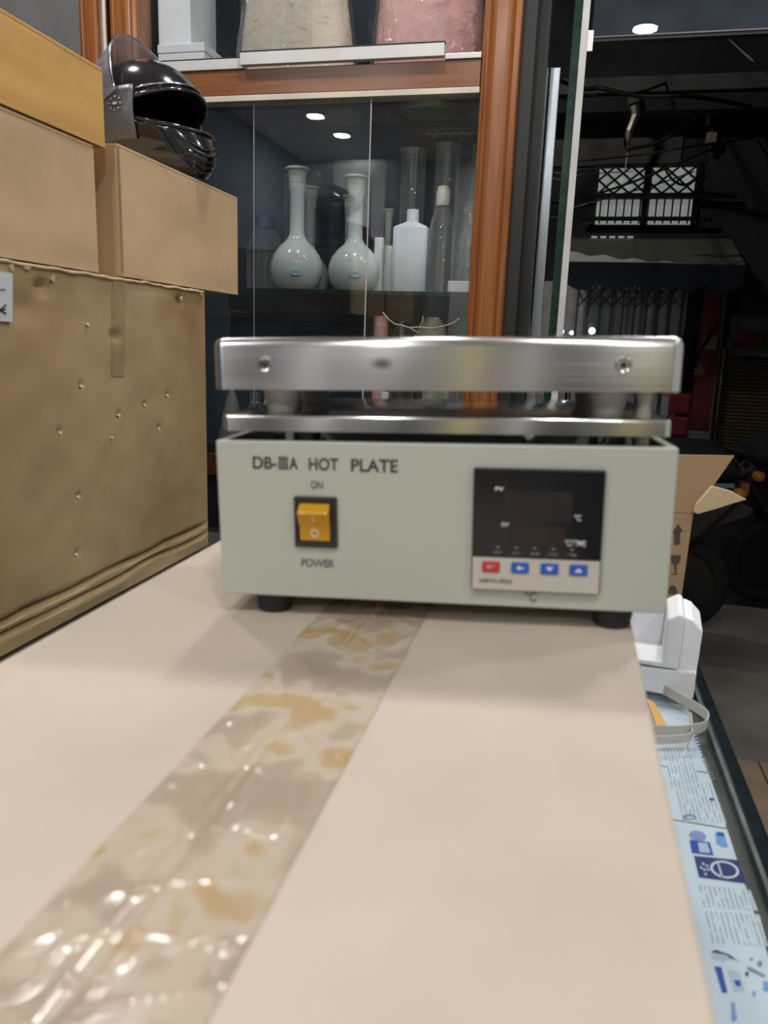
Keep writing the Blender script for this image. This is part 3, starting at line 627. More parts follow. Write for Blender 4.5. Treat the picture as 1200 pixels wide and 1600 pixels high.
for k, s in enumerate(('OUT', 'ALT', 'ALM', 'AT/U', 'TIM')):
    a = 0.172 + k * 0.142; ctext(s, a, 0.667, a + 0.066, 0.688, 'print_dim')
    crect('indicator_led', 'print_dim', a + 0.022, 0.628, a + 0.044, 0.638)
for k, (mm, s) in enumerate((('button_red', 'SET'), ('button_blue', None), ('button_blue', None), ('button_blue', None))):
    a = (0.085, 0.312, 0.540, 0.762)[k]
    bo = crect('button', mm, a, 0.752, a + 0.138, 0.842, tc, yb - 0.0010, yb + 0.0003, 0.0007)
    xa, za_ = cl(a, 0.752); xb, zb = cl(a + 0.138, 0.842); ccx, ccz = (xa + xb) / 2, (za_ + zb) / 2; yy = yb - 0.0011
    if k == 0: text('SET', 'mark_pale', bo, ccx - 0.0026, ccx + 0.0026, ccz - 0.0010, ccz + 0.0010, yy, th=0.0002)
    elif k == 1: MB().prism([(ccx - 0.0024, yy, ccz), (ccx, yy, ccz - 0.0017), (ccx, yy, ccz + 0.0017)], (0, 0.0002, 0)).box(ccx + 0.0004, ccx + 0.0022, yy, yy + 0.0002, ccz - 0.0005, ccz + 0.0005).build('left_arrow', 'print_white', bo)
    elif k == 2: MB().prism([(ccx - 0.0023, yy, ccz + 0.0013), (ccx, yy, ccz - 0.0014), (ccx + 0.0023, yy, ccz + 0.0013)], (0, 0.0002, 0)).build('down_arrow', 'print_white', bo)
    else: MB().prism([(ccx - 0.0023, yy, ccz - 0.0013), (ccx + 0.0023, yy, ccz - 0.0013), (ccx, yy, ccz + 0.0014)], (0, 0.0002, 0)).build('up_arrow', 'print_white', bo)
ctext('XMTD-702A', 0.062, 0.898, 0.325, 0.932, 'ink_grey')

# ------------------------------------------------------------------ cartons stacked on the left
XS = -0.625
def stack_carton(label, x0, x1, y0, y1, z0, z1, m, disp=None, group=None, nu=60, nv=36, bev=0.004):
    t = thing('cardboard_carton', label, 'box', ((x0 + x1) / 2, (y0 + y1) / 2, z0))
    lx, ly = t.location.x, t.location.y; mb = MB()
    h = z1 - z0 - 0.0045; ax, bx, ay, by = x0 - lx, x1 - lx, y0 - ly, y1 - ly
    def fn(u, v):
        e = min(u, 1 - u, v, 1 - v); k = min(1, e / 0.03)
        d = disp(y0 + (y1 - y0) * u, z0 + h * v) if disp else 0.0015 * noise.noise(Vector((u * 4, v * 3, x0 * 9)))
        return (bx + d * k, ay + (by - ay) * u, h * v)
    mb.sheet(fn, nu, nv)
    mb.add([(ax, ay, 0), (bx, ay, 0), (bx, by, 0), (ax, by, 0), (ax, ay, h), (bx, ay, h), (bx, by, h), (ax, by, h)],
           [(3, 2, 1, 0), (4, 5, 6, 7), (0, 1, 5, 4), (2, 3, 7, 6), (3, 0, 4, 7)])
    mb.build('carton_body', m, t, True, auto=35)
    my = 0.0
    for (a, b_) in ((ax + 0.0, -0.001), (0.001, bx - 0.0)):
        MB().box(a, b_, ay, by, h + 0.0002, h + 0.0045).build('top_flap', m, t, bevel=0.0012)
    return t
def big_disp(y, z):
    d = 0.0035 * noise.noise(Vector((y * 5, z * 5, 1.0))) + 0.0012 * noise.noise(Vector((y * 22, z * 22, 4)))
    zl = 1.012 + 0.004 * noise.noise(Vector((y * 9, 0, 2)))
    d -= 0.010 * math.exp(-((z - zl) / 0.0035) ** 2)
    zl2 = 0.995 + 0.003 * noise.noise(Vector((y * 8, 5, 2)))
    d -= 0.008 * math.exp(-((z - zl2) / 0.003) ** 2)
    for (yy, zz_, r, a) in ((0.99, 1.345, 0.012, 0.005), (0.80, 1.375, 0.03, 0.006), (1.18, 1.405, 0.012, 0.008), (0.84, 1.40, 0.013, 0.010)):
        d -= a * math.exp(-(((y - yy) / r) ** 2 + ((z - zz_) / (r * 0.6)) ** 2))
    for (yy, zz_) in ((0.905, 1.28), (0.855, 1.225), (0.99, 1.235), (1.06, 1.245), (1.13, 1.255), (0.885, 1.135), (1.10, 1.205), (0.875, 1.058)):
        d -= 0.006 * math.exp(-(((y - yy) / 0.004) ** 2 + ((z - zz_) / 0.003) ** 2))
    return d
big = stack_carton('large worn brown carton with crushed top edge, lowest of the stack', -1.06, XS, 0.42, 1.268, CT + 0.001, 1.425, 'kraft_brown', big_disp, nu=200, nv=110)
bl = big.location
pth = [(XS - bl.x + 0.001, 0.43 + k * 0.0105 - bl.y, 1.4225 - bl.z + 0.0025 * noise.noise(Vector((k * 0.35, 0, 0)))) for k in range(80)]
MB().tube(pth, [0.0022 + 0.0014 * abs(noise.noise(Vector((k * 0.5, 3, 0)))) for k in range(80)], 6).build('torn_top_edge', 'torn_paper', big, True)
for (y, z, w, h, tl) in ((0.812, 1.421, 0.030, 0.008, 0.2), (0.785, 1.418, 0.016, 0.010, -0.1), (0.858, 1.413, 0.012, 0.012, 0.3), (1.182, 1.408, 0.012, 0.010, 0.1), (1.252, 1.418, 0.016, 0.006, -0.3)):
    w *= 0.7; h *= 0.55
    P = [(XS - bl.x + 0.001, y - w / 2 - bl.y, z - bl.z - tl * 0.01), (XS - bl.x + 0.003, y - bl.y, z - h - bl.z), (XS - bl.x + 0.001, y + w / 2 - bl.y, z - bl.z + tl * 0.004), (XS - bl.x + 0.004, y - bl.y, z + h * 0.5 - bl.z)]
    MB().prism(P, (-0.003, 0, 0)).build('crushed_tear', 'torn_paper', big)
for (y, z) in ((0.905, 1.280), (0.855, 1.224), (0.99, 1.235), (1.06, 1.245), (1.13, 1.255), (0.885, 1.135), (1.10, 1.205), (0.875, 1.058), (0.97, 1.205), (0.925, 1.36)):
    P = [(XS - bl.x + 0.0005, y - 0.0035 - bl.y, z - 0.001 - bl.z), (XS - bl.x + 0.003, y - bl.y, z - 0.0045 - bl.z), (XS - bl.x + 0.0005, y + 0.003 - bl.y, z + 0.0005 - bl.z)]
    MB().prism(P, (-0.003, 0, 0.0)).build('puncture', 'torn_paper', big)
pt = [AX(175, 430, XS), AX(196, 435, XS), AX(194, 588, XS), AX(175, 588, XS)]
def tape_on(u, v):
    a_ = pt[3].lerp(pt[2], u); c_ = pt[0].lerp(pt[1], u); p = a_.lerp(c_, v)
    return (XS + big_disp(p.y, p.z) + 0.0009 - bl.x, p.y - bl.y, p.z - bl.z)
MB().sheet(tape_on, 6, 40, (0.0006, 0, 0)).build('tape_strip', 'brown_tape', big, True, auto=50)
lb = [AX(-34, 420, XS), AX(15, 427, XS), AX(15, 503, XS), AX(-34, 500, XS)]
lab = MB().prism([(0.0040 + XS - bl.x, p.y - bl.y, p.z - bl.z) for p in lb], (-0.0030, 0, 0)).build('paper_label', 'box_white', big)
def stroke(a, b_, w, parent, m='ink_black'):
    pa, pb = AX(*a, XS), AX(*b_, XS); X = XS - bl.x + 0.0046
    MB().tube([(X, pa.y - bl.y, pa.z - bl.z), (X, pb.y - bl.y, pb.z - bl.z)], w, 5).build('printed_mark', m, parent)
for a, b_ in (((-4, 483), (4, 476)), ((-6, 484), (4, 490)), ((-3, 484), (3, 483)), ((-8, 478), (-6, 486))): stroke(a, b_, 0.0009, lab)
stroke((-14, 452), (3, 452), 0.0006, lab, 'ink_grey')
ul = stack_carton('plain tan carton resting on the large worn carton', -0.99, XS - 0.004, 0.50, 0.962, 1.4275, 1.587, 'kraft_mid')
oc = stack_carton('smooth orange-tan carton at the very top of the stack', -0.99, XS - 0.002, 0.48, 0.986, 1.589, 1.6855, 'kraft_orange')
rc = stack_carton('tan carton beside the stack carrying the black helmet', -1.00, XS - 0.002, 1.016, 1.412, 1.4275, 1.602, 'kraft_mid')
rl = rc.location
MB().box(XS - 0.002 - rl.x, XS - 0.0005 - rl.x, 1.0155 - rl.y, 1.0185 - rl.y, 0.005, 0.17).build('corner_crease', 'kraft_brown', rc)
MB().prism([(XS - 0.05 - rl.x, 1.0158 - rl.y, 0.0), (XS - 0.004 - rl.x, 1.0158 - rl.y, 0.0), (XS - 0.004 - rl.x, 1.0158 - rl.y, 0.168), (XS - 0.20 - rl.x, 1.0158 - rl.y, 0.168), (XS - 0.20 - rl.x, 1.0158 - rl.y, 0)], (0, -0.003, 0)).build('end_flap', 'kraft_mid', rc)

# ------------------------------------------------------------------ helmet
hm = thing('motorcycle_helmet', 'glossy black full-face helmet with raised clear visor on the tan carton', 'helmet', (-0.733, 1.294, 1.6045), (0, 0, R(-11))); hm.scale = (0.95, 0.95, 0.93)
def hsurf(th, ph, off=0.0):              # th: azimuth from the front, ph: elevation
    ex, ey, ez = 0.118 + off, 0.100 + off, 0.112 + off
    c = math.cos(ph); x = ex * c * math.cos(th); y = ey * c * math.sin(th); z = ez * math.sin(ph)
    fr = max(0, math.cos(th))
    if ph < 0: x += 0.040 * fr ** 2 * min(1, -ph / 0.55); x *= 1.0; z *= 1.0
    if ph < -0.5:
        k = (-ph - 0.5); x *= 1 + 0.32 * k; y *= 1 + 0.30 * k
    return Vector((x - 0.01, y, z + 0.097))
HP0, HP1, HT = -0.18, 0.44, 1.16
def opening(th, ph):
    return abs(th) < HT and HP0 + 0.10 * (abs(th) / HT) ** 2 < ph < HP1 - 0.24 * (abs(th) / HT) ** 2
def hshell(off):
    nu, nv = 96, 60; vs, fs = [], []
    for j in range(nv + 1):
        ph = -1.02 + (math.pi / 2 + 1.02) * j / nv
        for i in range(nu): vs.append(hsurf(-math.pi + 2 * math.pi * i / nu, ph, off))
    for j in range(nv):
        ph = -1.02 + (math.pi / 2 + 1.02) * (j + 0.5) / nv
        for i in range(nu):
            th = -math.pi + 2 * math.pi * (i + 0.5) / nu
            if opening(th, ph): continue
            fs.append((j * nu + i, j * nu + (i + 1) % nu, (j + 1) * nu + (i + 1) % nu, (j + 1) * nu + i))
    return MB().add(vs, fs)
hshell(0).build('shell', 'helmet_shell', hm, True, solid=0.004)
hshell(-0.006).build('liner', 'helmet_liner', hm, True, solid=0.012)
rim = []
for k in range(48):                              # rubber rim round the eye port
    if k < 24: th = -HT + 2 * HT * k / 23; rim.append(hsurf(th, HP1 - 0.24 * (th / HT) ** 2, 0.001))
    else: th = HT - 2 * HT * (k - 24) / 23; rim.append(hsurf(th, HP0 + 0.10 * (th / HT) ** 2, 0.001))
MB().tube(rim, 0.0035, 8, True).build('eye_port_rim', 'helmet_shell', hm, True)
MB().tube([hsurf(-HT * 0.95 + 1.9 * HT * k / 24, HP1 + 0.10 - 0.20 * ((k - 12) / 12) ** 2, 0.002) for k in range(25)], 0.0022, 6).build('brow_trim', 'chrome', hm, True)
base_ring = [hsurf(2 * math.pi * k / 48, -1.02, 0.001) for k in range(48)]
MB().tube(base_ring, 0.005, 8, True).build('base_rim', 'black_rubber', hm, True)
for s in (-1, 1):                                # side plates carrying the visor pivots
    def sp(u, v, s=s):
        th = s * (1.12 + 0.75 * u); ph = -0.38 + 0.75 * v - 0.1 * u
        return hsurf(th, ph, 0.004)
    pl = MB().sheet(sp, 10, 10).build('side_plate', 'helmet_grey', hm, True, solid=0.004)
    pv = hsurf(s * 1.36, 0.08, 0.0105); nn = Vector((math.cos(1.5), s * math.sin(1.5), 0.1)).normalized(); u_ = nn.orthogonal().normalized(); w_ = nn.cross(u_)
    for k in range(8):
        a = 2 * math.pi * k / 8; q = pv + (u_ * math.cos(a) + w_ * math.sin(a)) * 0.011
        MB().lathe([(0.0, -0.001), (0.0026, 0), (0.0018, 0.0012), (0.0, 0.0018)], 8, q).build('stud', 'chrome', pl, True)
    MB().lathe([(0.0, -0.003), (0.0055, -0.0015), (0.0055, 0.0015), (0.0, 0.003)], 14, pv).build('pivot_screw', 'chrome', pl, True)
    for k in range(5):
        q = hsurf(s * (1.22 + 0.13 * k), -0.27 - 0.02 * k, 0.0105); MB().lathe([(0.0, -0.001), (0.0015, 0), (0.0, 0.001)], 6, q).build('rivet', 'chrome', pl)
piv = Vector((-0.006, 0, 0.107))
def visor(u, v):
    th = -1.5 + 3.0 * u; ph = -0.28 + 0.78 * v
    p = hsurf(th, ph * (1 - 0.35 * abs(2 * u - 1) ** 3), 0.012) - piv
    a = R(-120); x = p.x * math.cos(a) + p.z * math.sin(a); z = -p.x * math.sin(a) + p.z * math.cos(a)
    return Vector((x, p.y, z)) + piv
MB().sheet(visor, 36, 12).build('visor', 'visor_clear', hm, True, solid=0.002)
MB().tube([visor(k / 36, 0.0) for k in range(37)], 0.0018, 6).build('visor_edge', 'chrome', hm, True)
for k in range(5):                               # chin vents
    ph = -0.36 - 0.10 * k
    MB().tube([hsurf(-0.05 + 0.55 * q / 6 - 0.35, ph - 0.10 * math.sin(q / 6 * 3.1), 0.002) for q in range(7)], 0.0022, 6).build('chin_vent', 'helmet_shell', hm, True)

# ------------------------------------------------------------------ wall cabinet with glass doors
CF, CBK = 1.80, 2.08                                # front and back planes
cb = thing('display_cabinet', 'reddish wood wall cabinet with sliding glass doors full of glassware', 'cabinet', (-0.635, 1.94, 0))
def cbx(*a): return wbox(cb, *a)
def moulded_post(x0, x1, z0, z1, parent, y=CF):
    w = x1 - x0; l = parent.location; prof = []
    ys = [0.0, -0.012, -0.016, -0.010, -0.016, -0.018, -0.018, -0.016, -0.010, -0.016, -0.012, 0.0]
    xs = [0.0, 0.03, 0.16, 0.22, 0.28, 0.36, 0.64, 0.72, 0.78, 0.84, 0.97, 1.0]
    pts = [(x0 + w * a - l.x, y + b_ - l.y, z0 - l.z) for a, b_ in zip(xs, ys)] + [(x1 - l.x, y + 0.05 - l.y, z0 - l.z), (x0 - l.x, y + 0.05 - l.y, z0 - l.z)]
    return MB().prism(pts, (0, 0, z1 - z0)).build('post', 'wood_post', parent, bevel=0.0015)
moulded_post(-0.2375, -0.156, 1.0, CEIL - 0.002, cb); moulded_post(-1.113, -1.040, 1.0, CEIL - 0.002, cb)
cbx(-1.04, -0.2375, CF - 0.008, CF + 0.03, 1.8895, 1.9440).build('middle_rail', 'wood_rail', cb, bevel=0.002)
cbx(-1.04, -0.2375, CF - 0.010, CF + 0.03, 1.8770, 1.8893).build('door_track', 'cream_paint', cb, bevel=0.001)
cbx(-1.04, -0.2375, CF - 0.008, CF + 0.03, 1.0, 1.058).build('bottom_rail', 'wood_dark', cb, bevel=0.002)
cbx(-1.04, -0.2375, CF - 0.004, CF + 0.03, 1.0585, 1.085).build('door_track', 'cabinet_dark', cb, bevel=0.001)
cbx(-1.113, -0.156, CF, CBK, 0.0, 0.998).build('base_cupboard', 'cabinet_dark', cb)
cbx(-1.04, -0.2375, CF + 0.031, CBK - 0.006, 1.04, 1.055).build('lower_deck', 'cabinet_dark', cb)
cbx(-1.04, -0.2375, CF + 0.031, CBK - 0.006, 1.900, 1.940).build('upper_deck', 'wood_dark', cb)
cbx(-1.10, -0.17, CBK - 0.005, CBK + 0.01, 1.0, CEIL - 0.002).build('back_panel', 'cabinet_back', cb)
cbx(-1.10, -1.045, CF + 0.051, CBK - 0.006, 1.0, CEIL - 0.002).build('side_panel', 'cabinet_dark', cb)
cbx(-0.212, -0.17, CF + 0.051, CBK - 0.006, 1.0, CEIL - 0.002).build('side_panel', 'cabinet_dark', cb)
SH = 1.4675
cbx(-1.04, -0.2135, CF + 0.028, CBK - 0.007, SH - 0.008, SH).build('glass_shelf', 'shelf_glass', cb)
cbx(-1.04, -0.2375, CF + 0.0262, CF + 0.028, SH - 0.008, SH).build('shelf_edge', 'glass_edge_green', cb)
US = 1.868
cbx(-1.04, -0.2135, CF + 0.031, CBK - 0.007, US - 0.006, US).build('glass_shelf', 'shelf_glass', cb)
cbx(-1.04, -0.2135, CBK - 0.030, CBK - 0.012, 1.400, 1.438).build('back_batten', 'cabinet_dark', cb)
cbx(-0.52, -0.478, CBK - 0.030, CBK - 0.012, 1.055, 1.400).build('back_batten', 'cabinet_dark', cb)
# lower sliding doors (overlapping panes)
xe1 = AY(575, 330, CF).x; xe2 = AY(395, 330, CF).x
d1 = cbx(-1.04, xe1, CF - 0.003, CF + 0.002, 1.086, 1.8765).build('glass_door', 'pane_clear', cb)
d2 = cbx(xe2, -0.2375, CF + 0.008, CF + 0.013, 1.086, 1.8765).build('glass_door', 'pane_clear', cb)
cbx(xe1, xe1 + 0.0016, CF - 0.003, CF + 0.002, 1.086, 1.8765).build('pane_edge', 'seal_white', d1)
cbx(xe2 - 0.0016, xe2, CF + 0.008, CF + 0.013, 1.086, 1.8765).build('pane_edge', 'seal_white', d2)
for o_ in (d1.children[0], d2.children[0]): o_.location = (0, 0, 0)
# upper sliding doors in aluminium channels
u1 = cbx(-1.04, -0.775, CF - 0.012, CF + 0.010, 1.9445, 1.9665).build('door_channel', 'aluminium_white', cb, bevel=0.001)
u2 = cbx(-0.781, -0.3155, CF - 0.024, CF - 0.0085, 1.9475, 1.9735).build('door_channel', 'aluminium_white', cb, bevel=0.001)
u3 = cbx(-0.3155, -0.2375, CF - 0.012, CF + 0.010, 1.9445, 1.9555).build('door_channel', 'aluminium_white', cb, bevel=0.001)
cbx(-0.781, -0.3145, CF - 0.0245, CF - 0.008, 1.9736, 1.9760).build('gasket', 'black_rubber', cb)
cbx(-1.04, -0.781, CF - 0.0125, CF + 0.0, 1.9666, 1.9685).build('gasket', 'black_rubber', cb)
cbx(-1.04, -0.62, CF - 0.001, CF + 0.004, 1.9686, CEIL - 0.03).build('glass_door', 'pane_clear', cb)
cbx(-0.781, -0.3155, CF - 0.019, CF - 0.014, 1.9762, CEIL - 0.03).build('glass_door', 'pane_clear', cb)
# neighbouring cabinet on the left
cc = thing('display_cabinet', 'left wall cabinet whose wood post shows above the orange carton', 'cabinet', (-1.45, 1.94, 0))
moulded_post(-1.194, -1.124, 1.0, CEIL - 0.002, cc)
wbox(cc, -1.69, -1.124, CF, CBK, 0, 0.998).build('base_cupboard', 'cabinet_dark', cc)
wbox(cc, -1.69, -1.194, CF - 0.006, CF + 0.03, 1.885, 1.945).build('middle_rail', 'wood_rail', cc)
wbox(cc, -1.69, -1.194, CF - 0.014, CF + 0.01, 1.945, 1.972).build('door_channel', 'aluminium', cc)
wbox(cc, -1.69, -1.130, CBK - 0.005, CBK + 0.01, 1.0, CEIL - 0.002).build('back_panel', 'facade_pale', cc)
wbox(cc, -1.69, -1.194, CF - 0.001, CF + 0.004, 1.9725, CEIL - 0.03).build('glass_door', 'pane_clear', cc)
wbox(cc, -1.69, -1.130, CF + 0.051, CBK - 0.006, 1.900, 1.940).build('upper_deck', 'wood_dark', cc)
cbl = MB().tube([(-1.1185, CF - 0.022 + 0.003 * math.sin(k), 1.05 + k * 0.09) for k in range(20)], 0.0045, 8).build('hanging_cable', 'seal_white', None, True)
tag(cbl, 'thin white cable hanging in the gap between the two wood posts', 'cable')

# ---- upper compartment contents
UD = 1.9405
def upright_box(label, x0, x1, y0, y1, z0, z1):
    t = thing('storage_box', label, 'box', ((x0 + x1) / 2, (y0 + y1) / 2, z0))
    wbox(t, x0, x1, y0, y1, z0, z1 - 0.02).build('box_body', 'box_white', t, bevel=0.002)
    wbox(t, x0 - 0.001, x1 + 0.001, y0 - 0.001, y1 + 0.001, z1 - 0.0198, z1).build('lid', 'box_white', t, bevel=0.002)
    return t
a = AY(247, 95, 1.84); b2 = AY(319, 66, 1.84)
upright_box('low white box at the bottom left of the upper compartment', a.x, b2.x, 1.84, 2.0, UD, b2.z)
a3 = AY(297, 0, 1.86)
upright_box('tall white box standing on the low white box behind glass', AY(247, 40, 1.86).x, a3.x, 1.86, 2.0, b2.z + 0.001, b2.z + 0.30)
def wrapped(label, pl, pr, ql, qr, m, sy=0.45):
    xb0, xb1 = AY(pl, 85, 1.93).x, AY(pr, 85, 1.93).x; xt0, xt1 = AY(ql, 0, 1.93).x, AY(qr, 0, 1.93).x
    t = thing('wrapped_torso_form', label, 'torso form', ((xb0 + xb1) / 2, 1.945, UD))
    rb = (xb1 - xb0) / 2; rtp = (xt1 - xt0) / 2; hz = AY(600, 0, 1.93).z - UD
    prof = [(0.0, 0.0), (rb * 0.98, 0.001), (rb, 0.01), ((rb * 2 + rtp) / 3, hz * 0.4), (rtp, hz), (rtp * 0.92, hz + 0.10), (rtp * 1.05, hz + 0.20), (rtp * 0.9, hz + 0.32), (rtp * 0.45, hz + 0.40), (rtp * 0.3, hz + 0.44), (0.0, hz + 0.45)]
    wob = lambda a_, z: 0.02 * math.sin(3 * a_ + z * 9) + 0.012 * math.sin(7 * a_)
    MB().lathe(prof, 48, sx=1, sy=sy, wob=wob).build('form_body', m, t, True)
    wob2 = lambda a_, z: 0.035 + 0.02 * math.sin(3 * a_ + z * 9) + 0.03 * noise.noise(Vector((math.cos(a_) * 5, math.sin(a_) * 5, z * 22))) + 0.014 * math.sin(23 * a_ + z * 40)
    pr2 = [(rb * 1.05, 0.0015)] + [(r + 0.004, z + 0.004) for r, z in prof[2:-1]] + [(0.0, hz + 0.465)]
    fine = []
    for (r0, z0), (r1, z1) in zip(pr2[:-1], pr2[1:]): fine += [(r0 + (r1 - r0) * k / 5, z0 + (z1 - z0) * k / 5) for k in range(5)]
    MB().lathe(fine + [pr2[-1]], 90, sx=1, sy=sy + 0.03, wob=wob2).build('plastic_wrap', 'wrap_film', t, True)
wrapped('beige rounded form in clear plastic wrap in the upper compartment', 366, 552, 386, 546, 'torso_beige')
wrapped('pink rounded form in clear plastic wrap beside the right post', 580, 756, 588, 752, 'torso_pink')

# ---- shelf ware
def span(pl, pr, yb, yt, Y):
    a_, c_ = AY(pl, yb, Y), AY(pr, yb, Y); return (a_.x + c_.x) / 2, (c_.x - a_.x) / 2, AY((pl + pr) / 2, yt, Y).z - SH
def flask(label, pl, pr, yt, Y, group, m='poly_white', neck=0.275, label_mark=True):
    x, r, h = span(pl, pr, 450, yt, Y)
    t = thing('volumetric_flask', label, 'flask', (x, Y, SH + 0.0005), group=group)
    k = h; nr = r * neck; bh = min(h * 0.44, r * 1.92)
    prof = [(r * 0.70, 0.0), (r * 0.74, 0.002), (r * 0.90, bh * 0.14), (r, bh * 0.36), (r * 0.985, bh * 0.50), (r * 0.89, bh * 0.66), (r * 0.66, bh * 0.82), (nr * 1.42, bh * 0.95), (nr * 1.05, bh * 1.06), (nr, bh * 1.25), (nr, k * 0.80), (nr * 1.12, k * 0.815), (nr * 1.16, k * 0.87)]
    MB().lathe(prof, 40).build('flask_body', m, t, True, auto=50)
    st = [(nr * 1.18, k * 0.872), (nr * 1.32, k * 0.955), (nr * 1.36, k * 0.965), (nr * 1.75, k * 0.978), (nr * 1.75, k * 0.991), (nr * 1.55, k), (0, k)]
    MB().lathe(st, 28).build('stopper', 'poly_stopper', t, True, auto=40)
    if label_mark:
        p = []
        for q in range(12):
            a_ = 2 * math.pi * q / 12; ang = R(-72) + 0.22 * math.cos(a_); zz_ = bh * 0.30 + r * 0.10 * math.sin(a_); rr = r * 1.004
            p.append((rr * math.cos(ang), rr * math.sin(ang), zz_))
        MB().prism(p, (0.0015, -0.0035, 0)).build('blue_mark', 'label_blue', t)
    return t
flask('large white plastic volumetric flask with wide stopper nearest the blue-capped bottle', 425, 502, 262, 1.882, 'volumetric flasks')
flask('smaller volumetric flask half hidden behind the large stoppered one', 453, 513, 292, 2.012, 'volumetric flasks', label_mark=False)
flask('white volumetric flask standing at the sliding door edge', 514, 592, 275, 1.885, 'volumetric flasks')
flask('short necked flask peeking out behind the door-edge flask', 519, 569, 306, 2.012, 'volumetric flasks', label_mark=False)
flask('small stoppered flask behind the little white bottles', 585, 622, 327, 2.0, 'volumetric flasks', label_mark=False)
def bottle(name, label, cat, pl, pr, yt, Y, prof, m, cap=None, seg=36, sy=1.0, square=False, group=None, yb=450):
    x, r, h = span(pl, pr, yb, yt, Y)
    t = thing(name, label, cat, (x, Y, SH + 0.0005), group=group)
    P = [(r * a_, h * b_) for a_, b_ in prof]
    wob = None
    if square: wob = lambda a_, z: (0.0 if z > h * 0.84 else min(1 / max(abs(math.cos(a_)), abs(math.sin(a_))), 1.32) - 1)
    MB().lathe(P, seg if not square else 40, sy=sy, wob=wob).build('bottle_body', m, t, True, auto=45)
    if cap: MB().lathe([(r * a_, h * b_) for a_, b_ in cap[0]], 28).build(cap[2], cap[1], t, True, auto=40)
    return t
bottle('reagent_bottle', 'clear glass bottle with a dark blue screw cap', 'bottle', 388, 440, 340, 2.0,
       [(0.96, 0), (1, 0.02), (1, 0.56), (0.97, 0.60), (0.66, 0.80), (0.52, 0.86), (0.52, 0.88)], 'ware_glass', ([(0.58, 0.86), (0.58, 0.98), (0.54, 1.0), (0, 1.0)], 'cap_blue', 'cap'))
bottle('square_bottle', 'narrow white plastic bottle at the pane edge', 'bottle', 583, 598, 372, 1.90, [(0.98, 0), (1, 0.01), (1, 0.97), (0.9, 1.0)], 'poly_cool', square=True)
bottle('square_bottle', 'low pale plastic bottle in front of the small flask', 'bottle', 598, 616, 385, 1.93, [(0.98, 0), (1, 0.01), (1, 0.97), (0.9, 1.0)], 'poly_white', square=True)
bottle('square_bottle', 'broad white plastic bottle with a short open neck', 'bottle', 614, 667, 328, 1.885, [(0.97, 0), (1, 0.01), (1, 0.77), (0.92, 0.79), (0.42, 0.84), (0.35, 0.86), (0.35, 0.985), (0.33, 1.0), (0.27, 1.0)], 'poly_cool', square=True, sy=0.7)
bottle('reagent_bottle', 'slim clear bottle with a pale ground stopper', 'bottle', 666, 706, 292, 1.885, [(0.90, 0), (0.98, 0.01), (1, 0.30), (0.98, 0.55), (0.80, 0.70), (0.55, 0.78), (0.46, 0.82)], 'ware_glass', ([(0.52, 0.82), (0.54, 0.83), (0.54, 0.95), (0.48, 0.97), (0.46, 1.0), (0.0, 1.0)], 'poly_stopper', 'stopper'))
for (lb_, pl, pr, yt) in (('tall clear measuring cylinder behind the broad white bottle', 620, 657, 235), ('tall clear measuring cylinder behind the slim stoppered bottle', 672, 708, 227), ('tall clear measuring cylinder half hidden by the wood post', 727, 763, 228)):
    x, r, h = span(pl, pr, 450, yt, 2.005); t = thing('measuring_cylinder', lb_, 'cylinder', (x, 2.005, SH + 0.0005), group='measuring cylinders')
    MB().lathe([(r * 0.96, 0.0), (r, 0.004), (r, h * 0.985), (r * 1.08, h * 0.997), (r * 1.08, h), (r * 0.95, h), (r * 0.93, h * 0.98), (r * 0.93, 0.008), (0, 0.008)], 40).build('glass_tube', 'ware_glass', t, True, auto=50)
    MB().lathe([(r * 1.08, h * 0.992), (r * 1.09, h * 0.997), (r * 1.08, h + 0.0005), (r * 1.0, h + 0.0006)], 32).build('lip', 'ware_glass', t, True)
x, r, h = span(444, 451, 450, 272, 1.99); t = thing('glass_pipette', 'thin upright glass tube left of the large flask', 'glass tube', (x, 1.99, SH + 0.0005))
MB().lathe([(r * 0.9, 0), (r, 0.003), (r, h * 0.96)], 20).build('tube', 'ware_glass', t, True); MB().lathe([(r * 1.3, h * 0.96), (r * 1.4, h * 0.98), (r * 1.1, h)], 16).build('rim', 'ware_glass', t, True)
# bagged glassware by the post
x, r, h = span(706, 752, 450, 312, 1.90); t = thing('bagged_bottle', 'clear bottle in a crumpled plastic bag against the post', 'bottle', (x, 1.90, SH + 0.0005))
MB().lathe([(r * 0.6, 0), (r * 0.62, h * 0.5), (r * 0.4, h * 0.68), (r * 0.22, h * 0.75), (r * 0.22, h * 0.92)], 28).build('bottle_body', 'ware_glass', t, True)
MB().lathe([(r * 0.95, 0.001), (r, 0.02), (r * 0.85, h * 0.3), (r * 0.9, h * 0.45), (r * 0.66, h * 0.62), (r * 0.45, h * 0.8), (r * 0.5, h * 0.9), (r * 0.3, h)], 60, wob=lambda a_, z: 0.10 * noise.noise(Vector((math.cos(a_) * 3, math.sin(a_) * 3, z * 30))) + 0.05 * math.sin(11 * a_ + z * 50)).build('plastic_bag', 'wrap_film', t, True)
x, r, h = span(700, 748, 452, 440, 1.845); bx_ = thing('flat_tray', 'flat white tray at the foot of the bagged bottle', 'tray', (x, 1.845, SH + 0.0005))
MB().box(-r, r, -0.010, 0.010, 0, h).build('tray_body', 'box_white', bx_, bevel=0.002)
